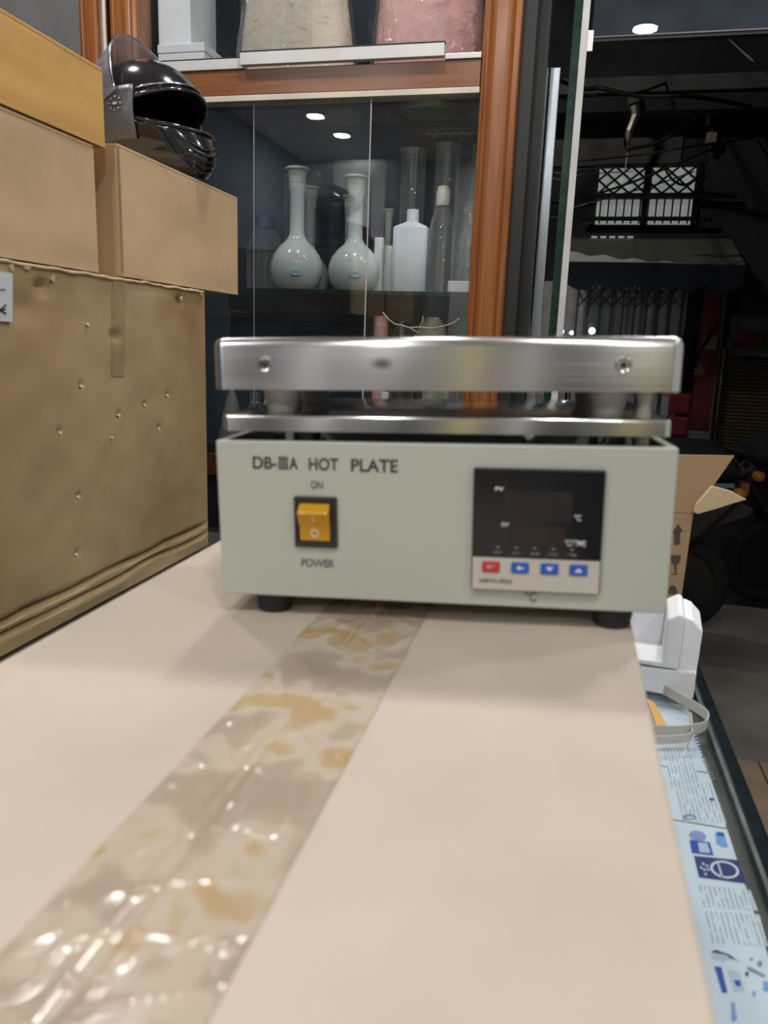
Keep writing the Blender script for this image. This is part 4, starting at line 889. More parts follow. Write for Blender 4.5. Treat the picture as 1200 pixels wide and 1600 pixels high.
# dishes on the upper glass shelf, seen from below
for lb_, px_, py_, rr in (('shallow glass dish on the top shelf at the middle', 670, 178, 0.066), ('small glass dish on the top shelf by the pane edge', 606, 189, 0.036), ('faint glass dish on the top shelf left of the pane edge', 536, 188, 0.048), ('glass dish on the top shelf touching the wood post', 750, 184, 0.040)):
    p = AZ(px_, py_, US); t = thing('glass_dish', lb_, 'dish', (p.x, min(p.y, CBK - 0.009 - rr), US + 0.0005), group='glass dishes on the top shelf')
    hh = 0.019
    MB().lathe([(0, 0), (rr * 0.93, 0), (rr * 0.98, 0.003), (rr, hh * 0.8), (rr * 0.97, hh * 0.8), (rr * 0.94, 0.004), (0, 0.003)], 44).build('dish_bowl', 'ware_glass', t, True, auto=50)
    MB().tube([(rr * 0.92 * math.cos(2 * math.pi * k / 40), rr * 0.92 * math.sin(2 * math.pi * k / 40), 0.0016) for k in range(40)], 0.0016, 6, True).build('foot_ring', 'dish_rim', t, True)
st = MB(); random.seed(3)
for k in range(90):
    c0 = AY(668 + random.random() * 76, 198 + random.random() ** 2 * 12, 2.03); d = Vector((random.uniform(-1, 1), random.uniform(-0.2, 0.2), random.uniform(-0.35, 0.25))) * random.uniform(0.008, 0.022)
    c0.z = min(c0.z, US - 0.010); d.z = min(d.z, 0.0); st.tube([c0 - d, c0, c0 + d + Vector((0, 0, -0.002))], 0.0007, 4)
c0 = AY(720, 203, 2.03); st.tube([c0, c0 + Vector((0, 0, -0.026))], 0.001, 5)
so_ = st.build('straw_tuft', 'straw'); tag(so_, 'tuft of pale yellow straw hanging under the top shelf', 'straw', kind='stuff')

# ---- lower compartment
LD = 1.0555
def span2(pl, pr, yt, Y):
    a_, c_ = AY(pl, 510, Y), AY(pr, 510, Y); return (a_.x + c_.x) / 2, (c_.x - a_.x) / 2, AY((pl + pr) / 2, yt, Y).z - LD
x, r, h = span2(584, 606, 494, 1.93); t = thing('paper_roll', 'pink paper roll standing upright low in the cabinet', 'roll', (x, 1.93, LD + 0.0005))
MB().lathe([(r, 0), (r, h), (r * 0.4, h)], 28).build('roll', 'roll_pink', t, True, auto=40)
for k in range(6): MB().lathe([(r * 1.02, h * 0.55 + k * h * 0.075), (r * 1.02, h * 0.565 + k * h * 0.075)], 24).build('band', 'panel_cream', t)
x, r, h = span2(614, 642, 500, 1.90); t = thing('dark_bottle', 'black cone shouldered bottle beside the pink roll', 'bottle', (x, 1.90, LD + 0.0005))
MB().lathe([(r * 0.95, 0), (r, 0.006), (r, h * 0.86), (r * 0.9, h * 0.90), (r * 0.55, h * 0.965), (r * 0.5, h * 0.99), (0, h)], 28).build('bottle_body', 'black_plastic', t, True, auto=40)
x, r, h = span2(644, 706, 496, 2.005); t = thing('crumpled_bag', 'crumpled beige bag low in the cabinet behind the twig', 'bag', (x, 2.005, LD + 0.0005))
MB().lathe([(r * 0.9, 0), (r, 0.02), (r * 1.02, h * 0.6), (r * 0.9, h * 0.85), (r * 0.6, h * 0.96), (r * 0.3, h)], 40, sy=0.7, wob=lambda a_, z: 0.12 * noise.noise(Vector((math.cos(a_) * 2.5, math.sin(a_) * 2.5, z * 30)))).build('bag_body', 'bag_beige', t, True)
x, r, h = span2(719, 736, 497, 1.99); t = thing('green_bottle', 'green foil topped bottle against the right post', 'bottle', (x, 1.99, LD + 0.0005))
MB().lathe([(r, 0), (r, h * 0.9), (r * 0.9, h * 0.95), (r * 0.7, h), (0, h)], 24, wob=lambda a_, z: 0.08 * math.sin(9 * a_ + z * 160)).build('bottle_body', 'leaf_green', t, True)
tw = thing('dry_twig', 'bent pale twig lying across the items low in the cabinet', 'twig', AY(640, 512, 1.865))
def twp(l): return [AY(x_, y_, 1.865) - tw.location for x_, y_ in l]
MB().tube(twp([(598, 488), (606, 498), (616, 506), (630, 509), (640, 512), (655, 511), (675, 513), (695, 509), (708, 505), (718, 497)]), 0.0018, 6).build('stem', 'twig', tw, True)
MB().tube(twp([(655, 511), (660, 503), (661, 494)]), 0.0012, 5).build('branch', 'twig', tw, True); MB().tube(twp([(640, 512), (648, 517), (656, 520)]), 0.0014, 5).build('branch', 'twig', tw, True)
def jar(label, pl, pr, ytop, Y, capm, bodym='ware_glass', cone=False):
    a_, c_ = AY(pl, 622, Y), AY(pr, 622, Y); x, r, h = (a_.x + c_.x) / 2, (c_.x - a_.x) / 2, AY(pl, ytop, Y).z - LD
    t = thing('lab_jar', label, 'jar', (x, Y, LD + 0.0005), group='jars on the cabinet floor')
    MB().lathe([(r * 0.95, 0), (r, 0.004), (r, h * 0.72), (r * 0.7, h * 0.82), (r * 0.62, h * 0.84)], 28).build('jar_body', bodym, t, True, auto=45)
    MB().lathe([(r * 0.7, h * 0.845), (r * 0.7, h * 0.98), (r * 0.64, h), (0, h)], 24).build('cap', capm, t, True, auto=40)
jar('clear jar with a pale cap low in the cabinet middle', 590, 612, 612, 1.90, 'box_white')
jar('clear jar with a black cap left of the wide glass jar', 642, 662, 606, 1.90, 'black_plastic')
jar('wide clear glass jar beside the right post', 666, 724, 606, 1.90, 'ware_glass')
jar('jar with a tan cap low at the left of the cabinet', 411, 430, 606, 1.90, 'post_tan', 'poly_stopper')
jar('short clear jar next to the tan capped jar', 388, 410, 614, 1.91, 'ware_glass')
fa = AY(352, 596, 1.87); fb0, fb1 = AY(326, 672, 1.87), AY(398, 672, 1.87)
t = thing('grey_funnel', 'dull grey funnel standing upside down at the cabinet left', 'funnel', ((fb0.x + fb1.x) / 2 - 0.005, 1.885, LD + 0.0005))
r = 0.034; h = fa.z - LD
MB().lathe([(r * 1.25, 0), (r * 1.28, 0.004), (r * 0.35, h * 0.82), (r * 0.22, h * 0.86), (r * 0.2, h)], 32).build('cone', 'funnel_grey', t, True, auto=40)

# ------------------------------------------------------------------ things on the counter at the right
fo = thing('foam_corner', 'white expanded foam corner block on the counter by the hot plate', 'packing foam', (0.128, 0.884, CT + 0.0015), (0, 0, R(-6))); fo.scale = (0.8, 0.8, 0.8)
m = MB()
m.prism([(-0.050, -0.03, 0.0), (0.050, -0.03, 0.0), (0.050, -0.03, 0.040), (-0.050, -0.03, 0.034)], (0, 0.10, 0)).build('base_slab', 'foam_white', fo, bevel=0.002)
m = MB(); m.prism([(-0.040, -0.028, 0.040), (0.006, -0.030, 0.040), (0.004, -0.030, 0.048), (-0.040, -0.030, 0.046)], (0, 0.09, 0)).build('inner_step', 'foam_white', fo, bevel=0.0015)
m = MB(); m.prism([(0.004, -0.031, 0.040), (0.026, -0.031, 0.040), (0.026, -0.031, 0.118), (0.020, -0.031, 0.122), (0.004, -0.031, 0.112)], (0, 0.10, 0)).build('inner_wall', 'foam_white', fo, bevel=0.003)
m = MB(); m.prism([(0.0262, -0.020, 0.0), (0.050, -0.020, 0.0), (0.052, -0.020, 0.098), (0.038, -0.020, 0.112), (0.0262, -0.020, 0.116)], (0, 0.09, 0)).build('outer_wall', 'foam_white', fo, bevel=0.003)
m = MB(); m.prism([(-0.050, 0.045, 0.034), (0.004, 0.045, 0.038), (0.004, 0.045, 0.114), (-0.040, 0.045, 0.100)], (0, 0.025, 0)).build('back_wall', 'foam_white', fo, bevel=0.003)
# packing strap: a band standing on edge, doubled back on itself
sp_ = thing('packing_strap', 'looped white plastic packing strap on the counter glass', 'strap', (0.1, 0.70, CT + 0.0015))
def strap_path(px_, z): return [AZ(x_, y_, z) - sp_.location for x_, y_ in px_]
low = [(1010, 1150), (1030, 1150), (1060, 1150), (1085, 1147), (1099, 1143), (1105, 1135), (1103, 1126), (1090, 1115), (1070, 1103), (1050, 1092), (1030, 1082)]
def smooth(pts, n=5):
    out = []
    for i in range(len(pts) - 1):
        p0, p1, p2, p3 = pts[max(0, i - 1)], pts[i], pts[i + 1], pts[min(len(pts) - 1, i + 2)]
        for k in range(n):
            t_ = k / n; out.append(tuple(0.5 * ((2 * b_) + (-a_ + c_) * t_ + (2 * a_ - 5 * b_ + 4 * c_ - d_) * t_ ** 2 + (-a_ + 3 * b_ - 3 * c_ + d_) * t_ ** 3) for a_, b_, c_, d_ in zip(p0, p1, p2, p3)))
    return out + [pts[-1]]
def ribbon(px_, z, w, name, lean=0.0):
    P = [Vector(q) for q in smooth([tuple(v) for v in strap_path(px_, z)])]; mb = MB(); n = len(P); vs = []
    for i, p in enumerate(P):
        t_ = (P[min(n - 1, i + 1)] - P[max(0, i - 1)]).normalized(); nn = Vector((-t_.y, t_.x, 0)) * 0.0005
        for q in (p + nn, p + nn + Vector((0, lean, w)), p - nn + Vector((0, lean, w)), p - nn): vs.append(q)
    fs = [(i * 4 + a_, i * 4 + (a_ + 1) % 4, (i + 1) * 4 + (a_ + 1) % 4, (i + 1) * 4 + a_) for i in range(n - 1) for a_ in range(4)] + [(3, 2, 1, 0), ((n - 1) * 4, (n - 1) * 4 + 1, (n - 1) * 4 + 2, (n - 1) * 4 + 3)]
    return mb.add(vs, fs).build(name, 'strap_white', sp_, True, auto=40)
ribbon(low, CT + 0.0015, 0.0115, 'band')
ribbon([(1005, 1163), (1035, 1163), (1062, 1161), (1075, 1159), (1080, 1154), (1080, 1140), (1078, 1125)], CT + 0.0015, 0.0085, 'band_tail', 0.001)
wd_ = thing('card_offcut', 'small tan card offcut under the strap by the carton', 'card', AZ(1028, 1120, CT + 0.002))
MB().prism([AZ(x_, y_, CT + 0.002) - wd_.location for x_, y_ in ((1010, 1095), (1022, 1102), (1041, 1137), (1025, 1137))], (0, 0, 0.003)).build('card', 'kraft_orange', wd_)

# open carton with raised flaps
OY = 1.02
oc_ = thing('cardboard_carton', 'open brown carton with raised flaps and handling symbols behind the foam', 'box', (0.05, OY + 0.12, CT + 0.0015))
def oc_pt(x_, y_, Y=OY): p = AY(x_, y_, Y); return p - oc_.location
top = oc_pt(1083, 803); rb = oc_pt(1066, 945)
W0, W1, Zt = -0.13, top.x, top.z
m = MB(); zb_ = 0.0; xr = rb.x
m.prism([(W0, -0.12, zb_), (xr - 0.003, -0.12, zb_), (W1, -0.12, Zt), (W0, -0.12, Zt)], (0, 0.004, 0)).build('front_panel', 'kraft_open', oc_)
MB().prism([(xr - 0.003, -0.116, 0), (W1, -0.116, Zt), (W1, 0.11, Zt), (xr - 0.003, 0.11, 0)], (-0.004, 0, 0)).build('side_panel', 'kraft_open', oc_)
MB().box(W0, W0 + 0.004, -0.116, 0.11, 0, Zt).build('side_panel', 'kraft_open', oc_)
MB().box(W0, xr - 0.003, 0.11, 0.114, 0, Zt).build('back_panel', 'kraft_open', oc_)
MB().box(W0 + 0.004, xr - 0.008, -0.115, 0.109, 0.0, 0.004).build('bottom_panel', 'kraft_open', oc_)
q = oc_pt(1150, 714); q2 = oc_pt(1030, 718)
MB().prism([(W0, -0.121, Zt + 0.001), (W1 + 0.001, -0.121, Zt + 0.001), (q.x, -0.110, q.z), (W0, -0.112, q2.z - 0.004)], (0, 0.004, 0)).build('front_flap', 'kraft_open', oc_)
fp = [oc_pt(1082, 797), oc_pt(1086, 786), oc_pt(1111, 758), oc_pt(1128, 762), oc_pt(1142, 766), oc_pt(1152, 772), oc_pt(1165, 779), oc_pt(1140, 786), oc_pt(1118, 793), oc_pt(1088, 801)]
MB().prism([(p.x, p.y - 0.010 + 0.05 * (p.x - W1), p.z) for p in fp], (0, 0.02, -0.002)).build('side_flap', 'torn_paper', oc_, bevel=0.001)
# printed handling symbols
def sym(pts): MB().prism([(p.x, -0.1206, p.z) for p in (oc_pt(*q_) for q_ in pts)], (0, 0.0005, 0)).build('printed_symbol', 'ink_soft', oc_)
sym([(1053, 851), (1053, 833), (1050, 833), (1060, 818), (1067, 831), (1063, 831), (1062, 851)])
sym([(1048, 868), (1064, 867), (1062, 878), (1057, 884), (1057, 896), (1060, 898), (1048, 898), (1054, 896), (1054, 884), (1049, 878)])
sym([(1044, 922), (1047, 916), (1051, 914), (1056, 917), (1058, 924), (1057, 928), (1044, 928)])

# ------------------------------------------------------------------ street outside
WY = 9.0
def fpt(x_, y_, Y=WY): return AY(x_, y_, Y)
bd = thing('street_building', 'dark two-storey building across the night street', 'building', (1.5, WY + 0.5, 0))
wbox(bd, -4.0, 8.0, WY, WY + 1.0, -0.02, 6.5).build('wall', 'facade_dark', bd)
p0, p1 = fpt(905, 166), fpt(1062, 258); wbox(bd, -1.0, p1.x, WY - 0.03, WY - 0.001, p1.z, p0.z).build('render_panel', 'facade_grey', bd)
lz0, lz1 = fpt(1050, 163).z, fpt(1050, 140).z
wbox(bd, -2.5, 5.0, WY - 0.45, WY - 0.001, lz0, lz1).build('ledge', 'facade_grey', bd)
wbox(bd, -2.5, 5.0, WY - 0.40, WY - 0.001, lz0 - 0.16, lz0 - 0.001).build('ledge_beam', 'facade_dark', bd)
wbox(bd, -3.5, 7.5, WY - 0.35, WY - 0.001, -0.02, 0.30).build('plinth', 'facade_pale', bd)
# lit window with grille
wl, wr, wt, wb_ = fpt(934, 300).x, fpt(1083, 300).x, fpt(1000, 264).z, fpt(1000, 352).z
wn = wbox(bd, wl - 0.06, wr + 0.06, WY - 0.04, WY - 0.001, wb_ - 0.05, wt + 0.05).build('window', 'iron_dark', bd)
xm = fpt(1010, 300).x; zm1, zm0 = fpt(1000, 306).z, fpt(1000, 313).z
for (a_, c_) in ((wl, xm - 0.04), (xm + 0.04, wr)):
    for (e_, f_) in ((zm1, wt), (wb_, zm0)): wbox(bd, a_, c_, WY - 0.048, WY - 0.041, e_, f_).build('pane', 'window_lit', wn)
GY = WY - 0.12
def wl_(P): return [p - bd.location for p in P]
for k in range(-1, 6):                                   # diagonal lattice of the upper lights
    sp = (wr - wl) / 6; xa = wl + k * sp
    for sgn in (1, -1):
        u0, u1 = max(0.0, (wl - xa) / (2 * sp)), min(1.0, (wr - xa) / (2 * sp))
        q0, q1 = (wt, zm1) if sgn > 0 else (zm1, wt); yy = GY - (0.0 if sgn > 0 else 0.022)
        MB().tube(wl_([Vector((xa + 2 * sp * u, yy, q0 + (q1 - q0) * u)) for u in (u0, u1)]), 0.011, 6).build('lattice_bar', 'iron_dark', wn)
for k in range(12):
    xa = wl + (k + 0.5) * (wr - wl) / 12; MB().tube(wl_([Vector((xa, GY, wb_)), Vector((xa, GY, zm0))]), 0.009, 6).build('bar', 'iron_dark', wn)
MB().tube(wl_([Vector((wl - 0.15, GY, (zm0 + zm1) / 2)), Vector((wr + 0.4, GY, (zm0 + zm1) / 2))]), 0.03, 6).build('grille_rail', 'iron_dark', wn)
MB().tube(wl_([Vector((wl - 0.15, GY - 0.02, wb_ + 0.045)), Vector((wr + 0.2, GY - 0.02, wb_ + 0.045))]), 0.022, 6).build('grille_rail', 'iron_dark', wn)
for k in range(5):
    a_, c_ = fpt(924 + k * 14, 371), fpt(933 + k * 14, 371); wbox(bd, a_.x, c_.x, WY - 0.05, WY - 0.001, a_.z - 0.008, a_.z + 0.008).build('vent_slot', 'window_lit', bd)
# ground floor: pale wall behind the gate, red pilaster, shutter
p0, p1 = fpt(900, 440), fpt(1068, 520); wbox(bd, -0.4, p1.x, WY - 0.01, WY - 0.001, 0.31, p0.z).build('shop_back', 'shop_wall', bd)
p0, p1 = fpt(1083, 452), fpt(1122, 678); xa, xb = fpt(1088, 560).x, fpt(1116, 560).x
wbox(bd, xa, xb, WY - 0.16, WY - 0.001, 0.55, p0.z).build('pilaster', 'red_paint', bd)
sg = wbox(bd, xa + 0.02, xb - 0.02, WY - 0.17, WY - 0.161, fpt(1100, 545).z, fpt(1100, 526).z).build('poster', 'facade_pale', bd)
e = fpt(1093, 580, WY - 0.17); MB().prism([(e.x - bd.location.x + 0.07 * math.cos(R(30 * k)) * (1 if k % 2 else 0.6), WY - 0.17 - bd.location.y, e.z + 0.07 * math.sin(R(30 * k)) * (1 if k % 2 else 0.6)) for k in range(12)], (0, 0.008, 0)).build('gold_emblem', 'gold_paint', bd)
wbox(bd, xb + 0.005, xb + 0.075, WY - 0.17, WY - 0.001, 0.45, fpt(1120, 545).z).build('tan_pilaster', 'post_tan', bd)
wbox(bd, xa, xb + 0.075, WY - 0.18, WY - 0.001, 0.302, 0.54).build('pilaster_base', 'facade_pale', bd)
sh0, sh1 = xb + 0.10, 4.2; sz1 = fpt(1160, 558).z
m = MB(); nsl = 26
for k in range(nsl):
    z_ = 0.34 + k * (sz1 - 0.34) / nsl; m.box(sh0 - bd.location.x, sh1 - bd.location.x, WY - 0.06 - 0.02 * 0 - bd.location.y, WY - 0.002 - bd.location.y, z_, z_ + (sz1 - 0.34) / nsl - 0.012)
tag(m.build('rolling_shutter', 'shutter_brown', bd), kind='stuff')
wbox(bd, sh0, sh1, WY - 0.12, WY - 0.001, sz1 + 0.01, sz1 + 0.42).build('fascia_board', 'facade_grey', bd)
wbox(bd, sh0 - 0.02, sh1, WY - 0.10, WY - 0.001, sz1 - 0.02, sz1 + 0.008).build('shutter_rail', 'iron_dark', bd)
p = fpt(1170, 532, WY - 0.14); MB().lathe([(0.0, -0.09), (0.14, -0.06), (0.16, 0.0), (0.12, 0.07), (0.0, 0.09)], 20, p - bd.location, sy=0.15).build('fascia_emblem', 'red_paint', bd, True)
# collapsible gate
gt = thing('collapsible_gate', 'dark folding lattice gate under the scalloped awning', 'gate', (0.5, WY - 0.2, 0.30))
ga, gb = fpt(902, 480, WY - 0.2).x, fpt(1066, 480, WY - 0.2).x; gz1 = fpt(1000, 438, WY - 0.2).z
ng = 9
for k in range(ng + 1):
    x_ = ga + (gb - ga) * k / ng; MB().box(x_ - 0.012 - 0.5, x_ + 0.012 - 0.5, -0.012, 0.012, 0.002, gz1 - 0.30).build('upright', 'gate_grey', gt)
lz = fpt(1000, 482, WY - 0.2).z - 0.30
for k in range(ng - 1):
    x_ = ga + (gb - ga) * k / ng - 0.5; dx = 2 * (gb - ga) / ng
    MB().tube([(x_, -0.018, lz), (x_ + dx, -0.018, gz1 - 0.31)], 0.009, 5).build('lattice_bar', 'gate_grey', gt)
    MB().tube([(x_, -0.030, gz1 - 0.31), (x_ + dx, -0.030, lz)], 0.009, 5).build('lattice_bar', 'gate_grey', gt)
# awning
aw = thing('shop_awning', 'grey cloth awning with white lit edge and scalloped dark valance', 'awning', (0.9, WY - 0.5, 2.0))
al = aw.location; zf = fpt(1000, 412, WY - 0.9).z; xa, xb = fpt(885, 410, WY - 0.9).x, fpt(1165, 408, WY - 0.9).x; zr = fpt(1000, 372, WY - 0.05).z
def awn(u, v):
    return (xa + (xb - xa) * u - al.x, WY - 0.9 + 0.88 * v - al.y, zf + (zr - zf) * v + 0.015 * math.sin(u * 26) * (1 - v) - al.z)
MB().sheet(awn, 40, 8, (0, 0, 0.01)).build('canopy', 'awning_cloth', aw, True, auto=40)
def awe(u, v):
    z_ = zf + 0.004 + 0.09 * v * (1 - u) ** 1.2 + 0.012 * math.sin(u * 22) * v
    return (xa + (xb - xa) * 0.62 * u - al.x, WY - 0.91 + 0.05 * v - al.y, z_ + 0.012 - al.z)
MB().sheet(awe, 36, 4, (0, 0, 0.006)).build('lit_edge', 'awning_highlight', aw, True, auto=40)  # light on the awning's front edge, painted as a white strip
pts = [(xa, zf), (xb, zf)]; nS = 5; bot = fpt(1000, 452, WY - 0.9).z
lowp = []
for k in range(nS * 10 + 1):
    u = k / (nS * 10); s_ = abs(math.sin(math.pi * u * nS)); lowp.append((xb + (xa - xb) * u, bot + 0.05 - 0.07 * s_))
MB().prism([(x_ - al.x, WY - 0.92 - al.y, z_ - al.z) for x_, z_ in pts + lowp], (0, 0.01, 0)).build('valance', 'valance_navy', aw)
for x_ in (xa + 0.05, xb - 0.05): MB().tube([(x_ - al.x, WY - 0.9 - al.y, zf - 0.02 - al.z), (x_ - al.x, WY - 0.01 - al.y, zf - 0.02 - al.z)], 0.015, 6).build('bracket', 'iron_dark', aw)
# props leaning in front of the shutter
for lb_, A, B in (('dark pole slanting in front of the red pilaster', fpt(1152, 455, 8.12), fpt(1086, 562, 8.82)), ('dark upright pole beside the brown shutter', fpt(1135, 455, 8.14), fpt(1112, 690, 8.25))):
    if 'upright' in lb_: B = A + (B - A) * ((A.z + 0.012) / (A.z - B.z))
    t = thing('leaning_pole', lb_, 'pole', B); MB().tube([Vector((0, 0, 0)), A - B], 0.018, 8).build('pole', 'iron_dark', t)
# cables
CABLES = [('thick dark cable sagging from the ledge to the hanging bundle', [(1110, 168), (1060, 205), (1020, 225), (982, 232)], 7.5, 0.016, 'cable_black'),
          ('dark overhead cable crossing just above the lit window', [(1180, 215), (1100, 226), (1000, 242), (900, 252), (840, 256)], 7.0, 0.008, 'cable_black'),
          ('long dark cable slanting across the lit window lattice', [(1190, 205), (1100, 238), (1000, 280), (930, 304), (880, 320)], 7.2, 0.010, 'cable_black'),
          ('pale wire running level left of the lit window', [(845, 265), (910, 264), (975, 262)], 6.8, 0.0045, 'cable_grey'),
          ('second pale wire just below the level one', [(845, 275), (910, 272), (990, 268)], 6.8, 0.0045, 'cable_grey'),
          ('pale wire rising from the door edge below the window', [(845, 336), (885, 327), (930, 315), (960, 308)], 6.8, 0.0045, 'cable_grey'),
          ('dark cable loop hanging over the right window half', [(1038, 262), (1050, 280), (1068, 289), (1085, 280), (1094, 266)], 7.6, 0.011, 'cable_black'),
          ('bundle of dark cables along the underside of the ledge', [(860, 120), (940, 138), (1000, 150), (1090, 152), (1200, 172)], 7.8, 0.020, 'cable_black'),
          ('upper dark cable dipping under the ledge at the left', [(860, 146), (920, 148), (990, 146), (1040, 130)], 7.9, 0.012, 'cable_black'),
          ('thin dark line crossing the window to the lower left', [(1085, 268), (1020, 290), (960, 306), (925, 316)], 7.4, 0.006, 'cable_black'),
          ('diagonal grey line in the upper right corner', [(1130, 52), (1165, 85), (1200, 112), (1240, 140)], 6.0, 0.007, 'cable_grey')]
for lb_, pts_, Y_, r_, m_ in CABLES:
    n_ = len(pts_); K = []
    for i_, (x_, y_) in enumerate(pts_):                  # the ends are fixed to the building front or to the added street lamp's pole
        onto = (i_ == 0 and x_ > 1000) or (i_ == n_ - 1 and pts_[0][0] < 900 and x_ > 900)
        K.append(tuple(fpt(x_, y_, (8.545 if lz0 - 0.02 < fpt(x_, y_, 8.545).z < lz1 else 8.965) if onto else Y_)))
    pole = lambda p: (-2.56, 5.2, min(4.9, p[2] + 0.25))
    if pts_[0][0] < 900: K.insert(0, pole(K[0]))
    elif pts_[-1][0] < 900: K.append(pole(K[-1]))
    P = smooth(K, 6)
    tag(MB().tube(P, r_, 6).build('overhead_cable', m_, None, True), lb_, 'cable', 'street cables')
# foil-wrapped cable end
fb_ = thing('cable_bundle', 'silvery wrapped cable end hanging below the ledge', 'cable', fpt(978, 262, 8.52))
P = [fpt(x_, y_, 8.52) - fb_.location for x_, y_ in ((991, 166), (993, 180), (988, 192), (983, 205), (981, 220), (982, 232), (980, 246), (977, 264))]
MB().tube([tuple(p) for p in P], [0.05, 0.045, 0.036, 0.038, 0.026, 0.022, 0.012, 0.008], 7).build('foil_wrap', 'foil', fb_)
MB().tube([tuple(P[0] + Vector((0, 0, 0.02))), tuple(fpt(990, 150, 8.52) - fb_.location)], 0.06, 8).build('clamp', 'facade_grey', fb_)
MB().tube([tuple(p + Vector((-0.03, 0.0, 0.0))) for p in P[:6]], 0.012, 6).build('dark_core', 'cable_black', fb_)
mb_ = thing('meter_box', 'small yellowish meter box fixed under the ledge at right', 'meter', fpt(1112, 225, 8.86))
p0, p1 = fpt(1105, 207, 8.86) - mb_.location, fpt(1119, 224, 8.86) - mb_.location
MB().box(p0.x, p1.x, -0.02, 0.09, p1.z, p0.z).build('case', 'meter_box', mb_, bevel=0.01)
p0, p1 = fpt(1104, 180, 8.86) - mb_.location, fpt(1110, 192, 8.86) - mb_.location; MB().box(p0.x, p1.x, -0.02, 0.09, p1.z, p0.z).build('insulator', 'seal_white', mb_, bevel=0.01)
MB().tube([((p0.x + p1.x) / 2 + 0.05, 0.03, p0.z + 0.1), ((p0.x + p1.x) / 2 + 0.05, 0.03, -0.05)], 0.03, 6).build('conduit', 'cable_black', mb_)
# small lamps at gate level
for nm, lb_, x_, y_, Y_, mt, r_ in (('gate_lamp', 'bright white lamp glowing in front of the folding gate', 925, 517, 7.8, 'lamp_white', 0.030), ('gate_lamp', 'small bright lamp seen against the door edge', 893, 520, 7.8, 'lamp_white', 0.018), ('signal_lamp', 'small green lamp glowing left of the door edge', 877, 518, 7.8, 'lamp_green', 0.028)):
    p = fpt(x_, y_, Y_); t = thing(nm, lb_, 'lamp', (p.x, p.y, 0))
    MB().lathe([(0.0, -r_), (r_ * 0.7, -r_ * 0.7), (r_, 0), (r_ * 0.7, r_ * 0.7), (0.0, r_)], 16, (0, 0, p.z)).build('bulb', mt, t, True)
    MB().lathe([(0.035, -0.011), (0.035, 0.01), (0.012, 0.02), (0.012, p.z - r_)], 12).build('stand', 'iron_dark', t)
# crates of red cans
for lb_, x_, nn_ in (('small red crate stack seen beside the steel plate', 1060, 4),):
    p = fpt(x_, 645, 7.6); t = thing('red_crate', lb_, 'crate', (p.x, p.y, -0.012))
    zt = fpt(x_, 612, 7.6).z
    for k in range(5):
        MB().box(-0.09, 0.09, -0.09, 0.09, (zt + 0.012) * k / 5 + 0.002, (zt + 0.012) * (k + 1) / 5 - 0.02).build('crate', 'crate_red', t, bevel=0.02)

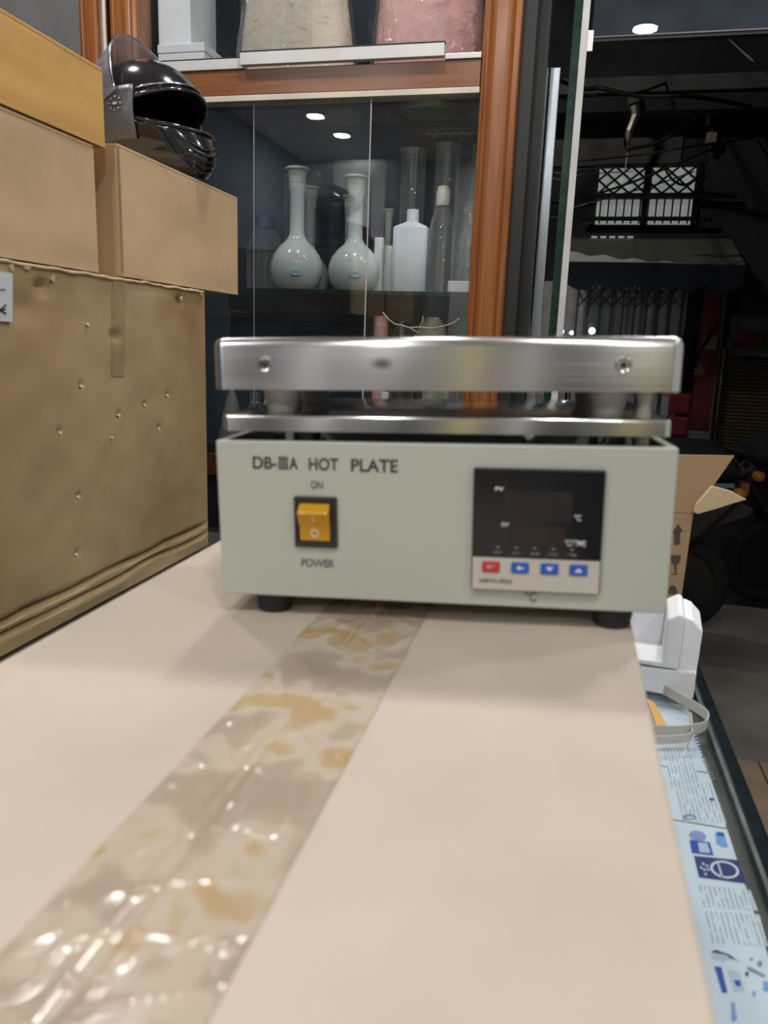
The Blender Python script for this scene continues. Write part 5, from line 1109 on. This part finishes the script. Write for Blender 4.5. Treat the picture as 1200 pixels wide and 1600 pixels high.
# parked scooters
def scooter(label, loc, rz):
    t = thing('parked_scooter', label, 'scooter', loc, (0, 0, rz), group='scooters parked outside')
    # local x: forward, rear end at +x = 0
    seat = []
    prof = [(0.02, 0.80, 0.86), (-0.03, 0.78, 0.935), (-0.10, 0.77, 0.965), (-0.25, 0.76, 0.965), (-0.40, 0.74, 0.935), (-0.60, 0.72, 0.90), (-0.78, 0.72, 0.88), (-0.86, 0.74, 0.82)]
    mb = MB(); vs, fs = [], []; n = 10
    for (x_, zl_, zh_) in prof:
        for k in range(n):
            a_ = 2 * math.pi * k / n; vs.append((x_, 0.13 * math.cos(a_), (zl_ + zh_) / 2 + (zh_ - zl_) / 2 * math.copysign(abs(math.sin(a_)) ** 0.6, math.sin(a_))))
    for i in range(len(prof) - 1):
        for k in range(n): fs.append((i * n + k, (i + 1) * n + k, (i + 1) * n + (k + 1) % n, i * n + (k + 1) % n))
    fs += [tuple(range(n)), tuple((len(prof) - 1) * n + k for k in reversed(range(n)))]
    mb.add(vs, fs).build('seat', 'seat_black', t, True)
    MB().prism([(0.06, -0.11, 0.70), (0.03, -0.11, 0.79), (-0.80, -0.11, 0.72), (-0.86, -0.11, 0.30), (-0.45, -0.11, 0.20), (-0.40, -0.11, 0.30), (-0.10, -0.11, 0.50)], (0, 0.22, 0)).build('side_cowl', 'scooter_black', t, bevel=0.03)
    MB().prism([(-0.80, -0.13, 0.32), (-0.80, -0.13, 0.26), (-1.22, -0.13, 0.26), (-1.22, -0.13, 0.32)], (0, 0.26, 0)).build('footboard', 'scooter_black', t, bevel=0.01)
    MB().prism([(-1.16, -0.16, 0.30), (-1.22, -0.16, 0.28), (-1.36, -0.10, 0.90), (-1.28, -0.10, 0.94)], (0, 0.28, 0)).build('leg_shield', 'scooter_black', t, bevel=0.02)
    MB().tube([(-1.33, 0, 0.85), (-1.27, 0, 1.02)], 0.03, 8).build('steering_column', 'scooter_black', t)
    MB().tube([(-1.22, -0.33, 1.04), (-1.27, -0.1, 1.03), (-1.27, 0.1, 1.03), (-1.22, 0.33, 1.04)], 0.016, 8).build('handlebar', 'scooter_black', t, True)
    for wx in (-0.18, -1.42):
        w = MB().tube([(wx + 0.20 * math.cos(2 * math.pi * k / 24), 0, 0.245 + 0.20 * math.sin(2 * math.pi * k / 24)) for k in range(24)], 0.045, 8, True).build('wheel', 'tyre', t, True)
        MB().tube([(wx, -0.04, 0.245), (wx, 0.04, 0.245)], 0.17, 20).build('hub', 'scooter_black', w)
    MB().prism([(0.10, -0.07, 0.62), (0.12, -0.07, 0.66), (-0.02, -0.07, 0.72), (-0.12, -0.07, 0.56), (-0.10, -0.07, 0.52)], (0, 0.14, 0)).build('rear_fender', 'scooter_black', t, bevel=0.01)
    MB().box(0.04, 0.085, -0.06, 0.06, 0.715, 0.775).build('tail_lamp', 'red_paint', t, bevel=0.01)
    for s in (-1, 1): MB().lathe([(0, -0.03), (0.03, -0.02), (0.035, 0), (0.03, 0.02), (0, 0.03)], 14, (0.02, s * 0.15, 0.74)).build('indicator', 'amber_lens', t, True)
    MB().tube([(-0.1, -0.02, 0.70), (0.08, -0.09, 0.86), (0.08, 0.09, 0.86), (-0.1, 0.02, 0.70)], 0.012, 6).build('grab_rail', 'iron_dark', t)
    return t
sc = AY(1146, 700, 3.9)
scooter('black scooter whose rounded seat end shows beside the carton flap', (sc.x, 3.9, -0.012), R(0))
s2_ = AY(1150, 735, 4.5)
scooter('second dark scooter with an amber indicator at the right edge', (s2_.x + 0.05, 4.5, -0.012), R(200))

# street lamp added out of view, left of the doorway, to brighten the street
sl = thing('added_street_lamp', 'added unseen street lamp on a tall pole lighting the building front', 'street lamp', (-2.6, 5.2, -0.012))
MB().lathe([(0.09, 0.0), (0.09, 0.25), (0.055, 0.3), (0.04, 5.0)], 14).build('pole', 'iron_dark', sl, True, auto=40)
MB().tube([(0, 0, 4.95), (0.2, 0.05, 5.15), (0.6, 0.1, 5.2), (0.9, 0.12, 5.18)], 0.03, 8).build('arm', 'iron_dark', sl, True)
MB().prism([(0.75, 0.03, 5.12), (1.25, 0.05, 5.12), (1.20, 0.06, 5.22), (0.80, 0.04, 5.24)], (0, 0.16, 0)).build('lamp_head', 'facade_pale', sl, bevel=0.02)
MB().box(0.80, 1.18, 0.06, 0.18, 5.10, 5.119).build('lens', 'downlight_lens', sl)
ld = bpy.data.lights.new('added_street_lamp_light', 'AREA'); ld.shape = 'RECTANGLE'; ld.size = 0.38; ld.size_y = 0.12; ld.energy = 36; ld.color = (1.0, 0.97, 0.90)
lo = bpy.data.objects.new('added_street_lamp_light', ld); col.objects.link(lo); lo.parent = sl; lo.location = (1.0, 0.12, 5.09); lo.rotation_euler = (R(35), 0, R(-15))
